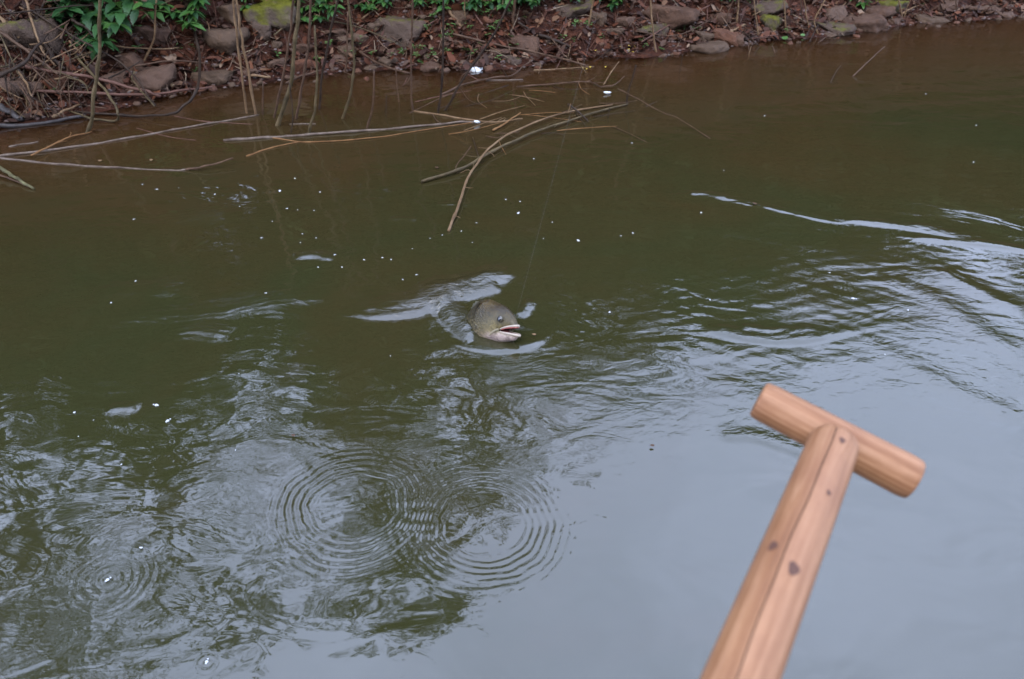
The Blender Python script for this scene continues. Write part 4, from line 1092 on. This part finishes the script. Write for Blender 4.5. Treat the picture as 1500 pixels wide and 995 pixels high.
new_mesh("body", V, Fq, M_FISH, fish)
# mouth lining: rim running back into a closed throat
MV, MF = [], []
for i, (dx, sc_) in enumerate(((0.0012, 1.0), (-.006, .90), (-.018, .82), (-.036, .6), (-.046, .2))):
    for k in range(NS):
        p = ring_pt(ST[0], k); zc = -.0045
        MV.append((p[0] + dx * (0.4 if abs(math.sin(2 * math.pi * k / NS)) > .9 else 1), p[1] * sc_ * .98, zc + (p[2] - zc) * sc_ * .97))
for i in range(4):
    for k in range(NS):
        k2 = (k + 1) % NS; a = i * NS; MF.append([a + k2, a + k, a + NS + k, a + NS + k2])
MF.append([4 * NS + k for k in range(NS)])
new_mesh("mouth_lining", MV, MF, M_GULL, fish)
def lip(name, ks, mat, r, dz):
    pts = [np.array(ring_pt(ST[0], k)) + np.array((.001, 0, dz)) for k in ks]
    n = len(pts); v, f = tube_arrays(smooth_path(pts, 3), r * (0.45 + .55 * np.sin(np.linspace(0, math.pi, 3 * (n - 1) + 1))), 8)
    new_mesh(name, v, f, mat, fish)
lip("upper_lip", [k % NS for k in range(-9, 10)], M_LIP, .0036, .0012)
lip("gum", [k % NS for k in range(-8, 9)], M_LIPR, .0026, -.0024)
lip("lower_lip", list(range(11, 30)), M_LIP, .0040, .0002)
# cheek plates along the upper jaw
for s in (1, -1):
    pv, pf = [], []
    n = 12
    for i in range(n + 1):
        t_ = i / n; x = -.036 - .034 * t_; zc = -.005 - .012 * t_ - .010 * t_ * t_
        hw_ = (.0016 + .0034 * t_) * (1 if i < n - 1 else (.75 if i == n - 1 else .3))
        # follow the flank
        st = [np.interp(-x, [-q[0] for q in ST], [q[m] for q in ST]) for m in (1, 2, 3)]
        yy = st[2] * math.sqrt(max(0, 1 - min(1, abs((zc - (st[0] + st[1]) / 2) / ((st[0] - st[1]) / 2))) ** 2)) * .99
        for (dz, dy) in ((1, .0006), (.35, .0014), (-.35, .0014), (-1, .0006)):
            pv.append((x, s * (yy + dy), zc + dz * hw_))
    for i in range(n):
        for j in range(3):
            a = i * 4 + j; pf.append([a, a + 1, a + 5, a + 4] if s < 0 else [a + 1, a, a + 4, a + 5])
    new_mesh("jaw_plate", pv, pf, M_JAW, fish)
    # eye
    ep = Vector((-.043, s * .0256, .0205))
    ev = ICO3[0] * np.array((.0088, .0052, .0088)) + np.array(ep)
    eye = new_mesh("eye", ev, ICO3[1], M_IRIS, fish)
    pu = new_mesh("pupil", ICO3[0] * np.array((.0064, .0028, .0064)) + np.array(ep) + np.array((.0006, s * .0034, .0)), ICO3[1], M_EYE, eye)
    # gill cover with a free rear edge
    gv, gf = [], []
    rows, cols = 9, 9
    for i in range(rows):
        for j in range(cols):
            a_ = R(28) + (R(150) - R(28)) * i / (rows - 1); tt = j / (cols - 1)
            x = -.072 - .050 * tt * (math.sin(a_) ** .6) - .004
            st = [np.interp(-x, [-q[0] for q in ST], [q[m] for q in ST]) for m in (1, 2, 3)]
            kk = a_ / (2 * math.pi) * NS; q = ring_pt((x, *st), kk)
            off = 0.0004 + .0040 * tt ** 1.5
            gv.append(bend((q[0], s * (abs(q[1]) + off), q[2])))
    for i in range(rows - 1):
        for j in range(cols - 1):
            a = i * cols + j; gf.append([a, a + cols, a + cols + 1, a + 1] if s > 0 else [a, a + 1, a + cols + 1, a + cols])
    new_mesh("gill_cover", gv, gf, M_FISH, fish)
    # slit behind the gill cover: its shade is put in as a dark tube
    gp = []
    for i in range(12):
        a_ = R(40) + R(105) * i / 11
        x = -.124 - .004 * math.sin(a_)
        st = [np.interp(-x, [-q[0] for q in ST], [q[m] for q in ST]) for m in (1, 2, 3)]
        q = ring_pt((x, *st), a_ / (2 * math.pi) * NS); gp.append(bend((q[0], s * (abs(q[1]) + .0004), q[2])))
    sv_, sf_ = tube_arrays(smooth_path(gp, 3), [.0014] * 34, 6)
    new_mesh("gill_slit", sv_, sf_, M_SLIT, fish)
    # pectoral fin
    fv, ff = [], []
    for i in range(8):
        a_ = R(-55 + 13 * i)
        for j in range(4):
            r = .058 * j / 3 * (1 - .10 * abs(i - 3.5) / 3.5)
            fv.append(bend((-.135 - r * math.cos(a_) * .95, s * (.037 + r * .10), -.034 + r * math.sin(a_) * .6 - r * .5 + (.0012 if i % 2 else -.0012) * j)))
    for i in range(7):
        for j in range(3): a = i * 4 + j; ff.append([a, a + 1, a + 5, a + 4])
    new_mesh("pectoral_fin", fv, ff, M_FINP, fish)
# dorsal fin: spines joined by a notched web
dv, df = [], []
for i in range(21):
    x = -.165 - .0085 * i
    top = np.interp(-x, [-q[0] for q in ST], [q[1] for q in ST])
    hgt = (.030 * math.sin(math.pi * min(i, 11) / 11.5 * .9 + .15) if i < 11 else .034 * math.sin(math.pi * (i - 10) / 11 + .1)) * (1.0 if i % 2 == 0 else .78)
    for (fz, yy) in ((-.004, .0012), (hgt, .0004), (hgt, -.0004), (-.004, -.0012)):
        dv.append(bend((x - max(fz, 0) * .35, yy, top + fz)))
for i in range(20):
    for j in range(3): a = i * 4 + j; df.append([a, a + 1, a + 5, a + 4])
new_mesh("dorsal_fin", dv, df, M_FIN, fish)
tv, tf = [], []
for i in range(13):
    a_ = R(-48 + 8 * i); L = .062 * (1 - .20 * math.cos(a_ * 1.9) ** 4)
    for j in range(4):
        r = .012 + L * j / 3
        p = (-.385 - r * math.cos(a_), (.0015 if i % 2 else -.0015) * j * .4, r * math.sin(a_) * 1.1)
        tv.append(bend(p))
for i in range(12):
    for j in range(3): a = i * 4 + j; tf.append([a, a + 1, a + 5, a + 4])
new_mesh("tail_fin", tv, tf, M_FIN, fish)
FY, FPITCH, FROLL = R(-42), R(-14), R(-26)
Mf = Matrix.Rotation(FY, 4, 'Z') @ Matrix.Rotation(FPITCH, 4, 'Y') @ Matrix.Rotation(FROLL, 4, 'X')
nose = at_y(758, 483, 1.415)
fish.rotation_euler = Mf.to_euler(); fish.location = nose; fish.scale = (.84, .84, .84)

# fishing line from the mouth up towards the rod
m0 = Vector(nose) + Mf @ Vector((-.004, -.012, -.004))
l1 = Vector(at_y(876, 15, 2.1)); tip = l1 + (l1 - m0) * 0.4
lv, lf = tube_arrays(np.array([m0 + (tip - m0) * q for q in np.linspace(0, 1, 6)]), [0.00010] * 6, 5)
ln = NT("clear_line"); ln.base((0.10, 0.10, 0.085)); ln.rough(0.2)
fl = new_mesh("fishing_line", np.array(lv) - np.array(m0), lf, ln.m); fl.location = m0
tag(fl, "hair-thin fishing line rising from the fish's mouth past the branches", "fishing line")

# ------------------------------------------------------------------ the paddle
SEAM_Y = -0.0052
def mat_wood(name, lam):
    t = NT(name); ob = t.obj()
    mp = t.add("ShaderNodeMapping"); mp.inputs["Scale"].default_value = (0.05, 1, 1); t.link(ob, mp.inputs[0]); v = mp.outputs[0]
    n1 = t.noise(v, 130, 5, 0.65, 1.0); n2 = t.noise(v, 420, 4, 0.7, 0.6); n3 = t.noise(ob, 24, 4, 0.6)
    w = t.add("ShaderNodeTexWave", _wave_type='BANDS', _bands_direction='Z', Scale=70.0, Distortion=9.0, Detail=3.0); w.inputs["Detail Scale"].default_value = 0.6; t.link(v, w.inputs["Vector"])
    g = t.math('ADD', t.math('MULTIPLY', w.outputs["Fac"], 0.13), t.math('ADD', t.math('MULTIPLY', n1, 0.58), t.math('MULTIPLY', n2, 0.36)))
    c = t.ramp(g, [(0.30, (0.085, 0.034, 0.014)), (0.45, (0.165, 0.074, 0.031)), (0.58, (0.230, 0.115, 0.056)), (0.78, (0.305, 0.172, 0.095))])
    c = t.mix(t.math('MULTIPLY_ADD', n3, 2.0, -0.75, True), c, t.mix(0.6, c, (0.110, 0.042, 0.022)))
    if lam:
        sx = t.n.new("ShaderNodeSeparateXYZ"); t.link(ob, sx.inputs[0])
        f = t.math('GREATER_THAN', sx.outputs[1], SEAM_Y)  # darker tone on one side of the seam, lighter on the other
        c = t.mix(f, t.mix(0.22, c, (0.135, 0.060, 0.024)), t.mix(0.22, c, (0.185, 0.090, 0.048)))
    t.base(c); t.rough(t.math('MULTIPLY_ADD', n2, 0.25, 0.42)); t.bump(t.math('ADD', n2, n1), 0.25, 0.0012)
    t.p.inputs["Specular IOR Level"].default_value = 0.22
    return t.m
M_WOOD = mat_wood("varnished_pine", False)
M_WOODS = mat_wood("varnished_pine_two_tone", True)
M_KNOT = mat_plain("dark_knot", (0.075, 0.036, 0.024), 0.6, 0.15)
M_SEAM = mat_plain("dark_seam", (0.010, 0.004, 0.003), 0.8, 0.05)
TopC = Vector(at_depth(1214, 668, 0.530)); BotC = Vector(at_depth(1084, 995, 0.378))
ax = (TopC - BotC).normalized()
T0 = Vector(at_depth(1119, 570, 0.575)); T1 = Vector(at_depth(1352, 690, 0.545))
cross = (T1 - T0).normalized()
view = (Vector((0, 0, CAM_H)) - TopC).normalized()
# a frame: ax along the shaft, cross along the grip, face towards the viewer
cross = (cross - ax * cross.dot(ax) * 0.0).normalized()
face = ax.cross(cross).normalized()
if face.dot(view) < 0: face = -face
paddle = empty("paddle", TopC, "varnished wooden paddle with a T-shaped grip reaching in at the lower right", "paddle")
def rod(name, A, B, rA, rB, up, parent, mat, sides=28, segs=30, squash=1.0, end=0.35, oct_=0.0, x0=0.0):
    """a straight rod with rounded ends, in its own frame: x along it"""
    d = (B - A); L = d.length; d.normalize(); y = up.cross(d).normalized(); z = d.cross(y)
    V, Fq = [], []
    ts = [0, .002, .006, .012] + list(np.linspace(.02, .98, segs)) + [.988, .994, .998, 1]
    for t in ts:
        r = rA + (rB - rA) * t
        e0_ = min(t * L / (r * end), 1); e1_ = min((1 - t) * L / (r * end), 1)
        s = math.sqrt(max(0, 1 - (1 - min(e0_, e1_)) ** 2)) * .15 + .85
        for k in range(sides):
            a = 2 * math.pi * k / sides
            q = 1 - oct_ * (1 - abs(math.cos(4 * a + .4)))
            V.append((t * L, math.cos(a) * r * s * q, math.sin(a) * r * s * q * squash))
    n = len(ts)
    for i in range(n - 1):
        for k in range(sides):
            k2 = (k + 1) % sides; Fq.append([i * sides + k, i * sides + k2, (i + 1) * sides + k2, (i + 1) * sides + k])
    Fq.append(list(range(sides))[::-1]); Fq.append([(n - 1) * sides + k for k in range(sides)])
    o = new_mesh(name, V, Fq, mat, parent)
    m = Matrix((d, y, z)).transposed().to_4x4(); m.translation = A - TopC
    o.matrix_local = m
    return o, m
ShaftTop = TopC + ax * 0.016 + face * 0.002
ShaftEnd = BotC - ax * 0.55
LS = (ShaftTop - ShaftEnd).length
shaft, SM = rod("shaft", ShaftTop, ShaftEnd, .0168, .0174, face, paddle, M_WOODS, 36, 40, .92, .55, .02)
grip, GM = rod("grip", T0 - face * .010, T1 - face * .010, .0146, .0156, face, paddle, M_WOOD, 32, 24, 1.0, .45, .01)
# the seam down the shaft's face: a narrow dark groove line standing just inside the surface
SMi = SM.inverted(); CL = SMi @ (Vector((0, 0, CAM_H)) - TopC)
def across(x, f):
    """angle on the shaft at x that the viewer sees at fraction f of its width"""
    ac = math.atan2(CL.z, CL.y)
    sgn = 1 if (SM.to_3x3() @ Vector((0, 1, 0))).x > 0 else -1
    return ac - sgn * math.asin(2 * f - 1)
sv, sf = [], []
for i in range(44):
    t_ = i / 43; x = .006 + t_ * (LS - .03); r = .0168 + .0006 * x / LS
    a = math.acos((SEAM_Y + .0006 * math.sin(x * 31) + .0003 * math.sin(x * 87)) / r)
    for da in (-.017, .017):
        sv.append((x, math.cos(a + da) * (r * 1.004), math.sin(a + da) * r * .92 * 1.004))
for i in range(43): sf.append([2 * i, 2 * i + 1, 2 * i + 3, 2 * i + 2])
new_mesh("seam", sv, sf, M_SEAM, shaft)
def knot(parent, x, a, r, sq, size):
    V = [(x, math.cos(a) * r * 1.004, math.sin(a) * r * sq * 1.004)]; n = 14
    for k in range(n):
        q = 2 * math.pi * k / n; rr = size * (1 + .15 * math.sin(3 * q + x * 90))
        aa = a + math.sin(q) * rr * .8 / r
        V.append((x + math.cos(q) * rr * 1.3, math.cos(aa) * r * 1.002, math.sin(aa) * r * sq * 1.002))
    new_mesh("knot", V, [[0, i + 1, (i + 1) % n + 1] for i in range(n)], M_KNOT, parent)
knot(shaft, .018, across(.018, .62), .0169, .92, .0026); knot(shaft, .138, across(.138, .22), .0171, .92, .0032); knot(shaft, .150, across(.150, .63), .0171, .92, .0040)
knot(shaft, .075, across(.075, .72), .0170, .92, .0020); knot(grip, .068, R(95), .0140, 1.0, .0028); knot(grip, .032, R(45), .0138, 1.0, .0020)
# the blade beyond the frame
bv, bf = [], []
nb = 16
for i in range(nb + 1):
    t_ = i / nb; x = LS - .02 + .46 * t_; w = .02 + .062 * min(1, math.sin(min(t_ * 1.9, 1.57))) if t_ < .9 else .082 * math.sqrt(max(0, 1 - ((t_ - .9) / .1) ** 2)) + .001
    th_ = .012 * (1 - .65 * t_)
    for (yy, zz) in ((-w, 0), (0, th_), (w, 0), (0, -th_)): bv.append((x, yy, zz))
for i in range(nb):
    for j in range(4): a = i * 4; bf.append([a + j, a + (j + 1) % 4, a + 4 + (j + 1) % 4, a + 4 + j])
bl = new_mesh("blade", bv, bf, M_WOOD, paddle); bl.matrix_local = SM

# ------------------------------------------------------------------ trees above the bank, seen mirrored in the water
def tree(x, s, height, crown_r, crown_z0, n_leaf, label, sparse=0.0, seed=0, leaf=0.075):
    g = np.random.default_rng(seed); y = float(bank_y(x)) + s; z0 = float(ground(x, y)) - .05
    height -= z0
    crown_z0 -= z0
    root = empty("bank_tree", (x, y, z0), label, "tree", "trees along the top of the bank")
    V, Fq = [], []
    tips = []
    def limb(a, b, r0, r1, wob=.12, n=5):
        m = (a + b) / 2 + g.normal(0, wob, 3); P = smooth_path((a, m, b), n)
        v, f = tube_arrays(P, np.linspace(r0, r1, len(P)), 6); k = len(V)
        V.extend(v); Fq.extend([[q + k for q in ff] for ff in f]); return P
    top = np.array((g.normal(0, .25), -.25 + g.normal(0, .15), height * .93))
    tr = limb(np.array((0, 0, 0.)), top, .05 + .012 * height, .012, .18, 8)
    nl = 7 + int(height) if sparse else 11 + int(height * 2)
    for k in range(nl):
        f0 = max(.12, crown_z0 / height) if sparse else .12
        q = tr[int((f0 + (.96 - f0) * k / nl) * (len(tr) - 1))]
        a = 2.4 * k + g.uniform(-.4, .4); zz = q[2]
        rr = crown_r * (1.0 - .55 * max(0, (zz - crown_z0) / max(height - crown_z0, .1))) * g.uniform(.6, 1.05)
        e = q + np.array((math.cos(a) * rr, math.sin(a) * rr, g.uniform(.1, .7)))
        P = limb(q, e, .028, .008)
        for j in range(4):
            c_ = P[int(g.uniform(.3, 1) * (len(P) - 1))]; e2 = c_ + g.normal(0, .33, 3) * (.8 + .4 * sparse); Pb = limb(c_, e2, .008, .003, .05, 3)
            tips += [e2, (c_ + e2) / 2]
        tips += [e, P[len(P) // 2]]
    new_mesh("trunk", V, Fq, M_BARK, root)
    tips = np.array(tips); tips = tips[tips[:, 2] > .25]
    c = tips[g.integers(0, len(tips), n_leaf)] + g.normal(0, .085 if sparse else .23, (n_leaf, 3)) * np.array((1, 1, .8))
    u1 = g.normal(size=(n_leaf, 3)); u1 /= np.linalg.norm(u1, axis=1)[:, None]
    u2 = g.normal(size=(n_leaf, 3)); u2 -= (u2 * u1).sum(1)[:, None] * u1; u2 /= np.linalg.norm(u2, axis=1)[:, None]
    sz = leaf * g.uniform(.6, 1.25, n_leaf)[:, None]
    nrm = np.cross(u1, u2)
    LV = np.stack((c - u1 * sz, c + u2 * sz * .42 + nrm * sz * .12, c + u1 * sz, c - u2 * sz * .42 + nrm * sz * .12), 1).reshape(-1, 3)
    LF = np.arange(n_leaf * 4).reshape(-1, 4)
    pal = np.array([(.03, .055, .015), (.045, .08, .02), (.06, .095, .03), (.025, .045, .015)])
    cc = np.repeat(np.c_[pal[g.integers(0, 4, n_leaf)], np.ones(n_leaf)], 4, 0)
    new_mesh("crown", LV, LF, M_CANOPY, root, smooth=False, cattr=cc)
    return root
TREES = [  # x, s behind the waterline, top, crown radius, crown base, leaves
 (-7.0, 2.6, 2.5, 1.5, .5, 6000), (-5.2, 2.0, 2.35, 1.3, .4, 6000), (-3.8, 1.9, 2.3, 1.2, .4, 6500), (-2.6, 1.8, 2.4, 1.15, .4, 6500), (-1.5, 1.9, 2.4, 1.15, .4, 6500),
 (-0.4, 2.0, 2.5, 1.1, .4, 6500), (0.7, 2.0, 2.3, 1.1, .4, 6500), (1.8, 2.1, 2.8, 1.2, .4, 6500), (3.1, 2.1, 2.6, 1.2, .4, 6500), (4.6, 2.2, 2.4, 1.3, .4, 6000), (6.4, 2.5, 2.4, 1.4, .4, 6000), (8.5, 3, 2.7, 1.7, .5, 6000), (11, 3.5, 3.1, 2.0, .5, 6000)]
TREES += [(-8 + 1.45 * k, 3.7 + .3 * (k % 3), (2.3 if k < 4 else 3.1) if k < 7 else 2.8, 1.25, .2, 5600) for k in range(15)]
for k, (x, s, h, r, z0, n) in enumerate(TREES):
    tree(x, s, h, r, z0, n, "dense low green tree on the bank, out of view but mirrored in the water", 0, 40 + k)
for k, (x, s, h, r, z0, n) in enumerate([(-4.4, 2.6, 6.0, 1.5, 3.6, 300), (-2.9, 2.4, 5.8, 1.2, 3.7, 650), (-1.7, 2.6, 6.3, 1.2, 4.6, 1100), (-.8, 2.4, 6.1, 1.1, 4.5, 1100), (.25, 2.5, 5.5, 1.0, 4.0, 800), (-6.2, 2.8, 6.8, 1.7, 4.0, 300), (1.2, 2.6, 4.4, .9, 3.1, 500), (-3.6, 1.6, 5.2, .9, 3.6, 260)]):
    tree(x, s, h, r, z0, n, "tall thin-crowned tree on the bank whose broken outline is mirrored in the water", 1, 80 + k, .072)

for k in range(13):  # unseen trees added behind the camera to hold back skylight
    x = -13 + 2.2 * k + (k % 3) * .3
    tree(x, -14.6 - float(bank_y(x)) + 3.2 - .5 * (k % 2), 11.5 + (k % 4), 2.2, 1.0, 5000, "tall dense unseen tree added behind the viewer to block skylight", 0, 140 + k, .17)
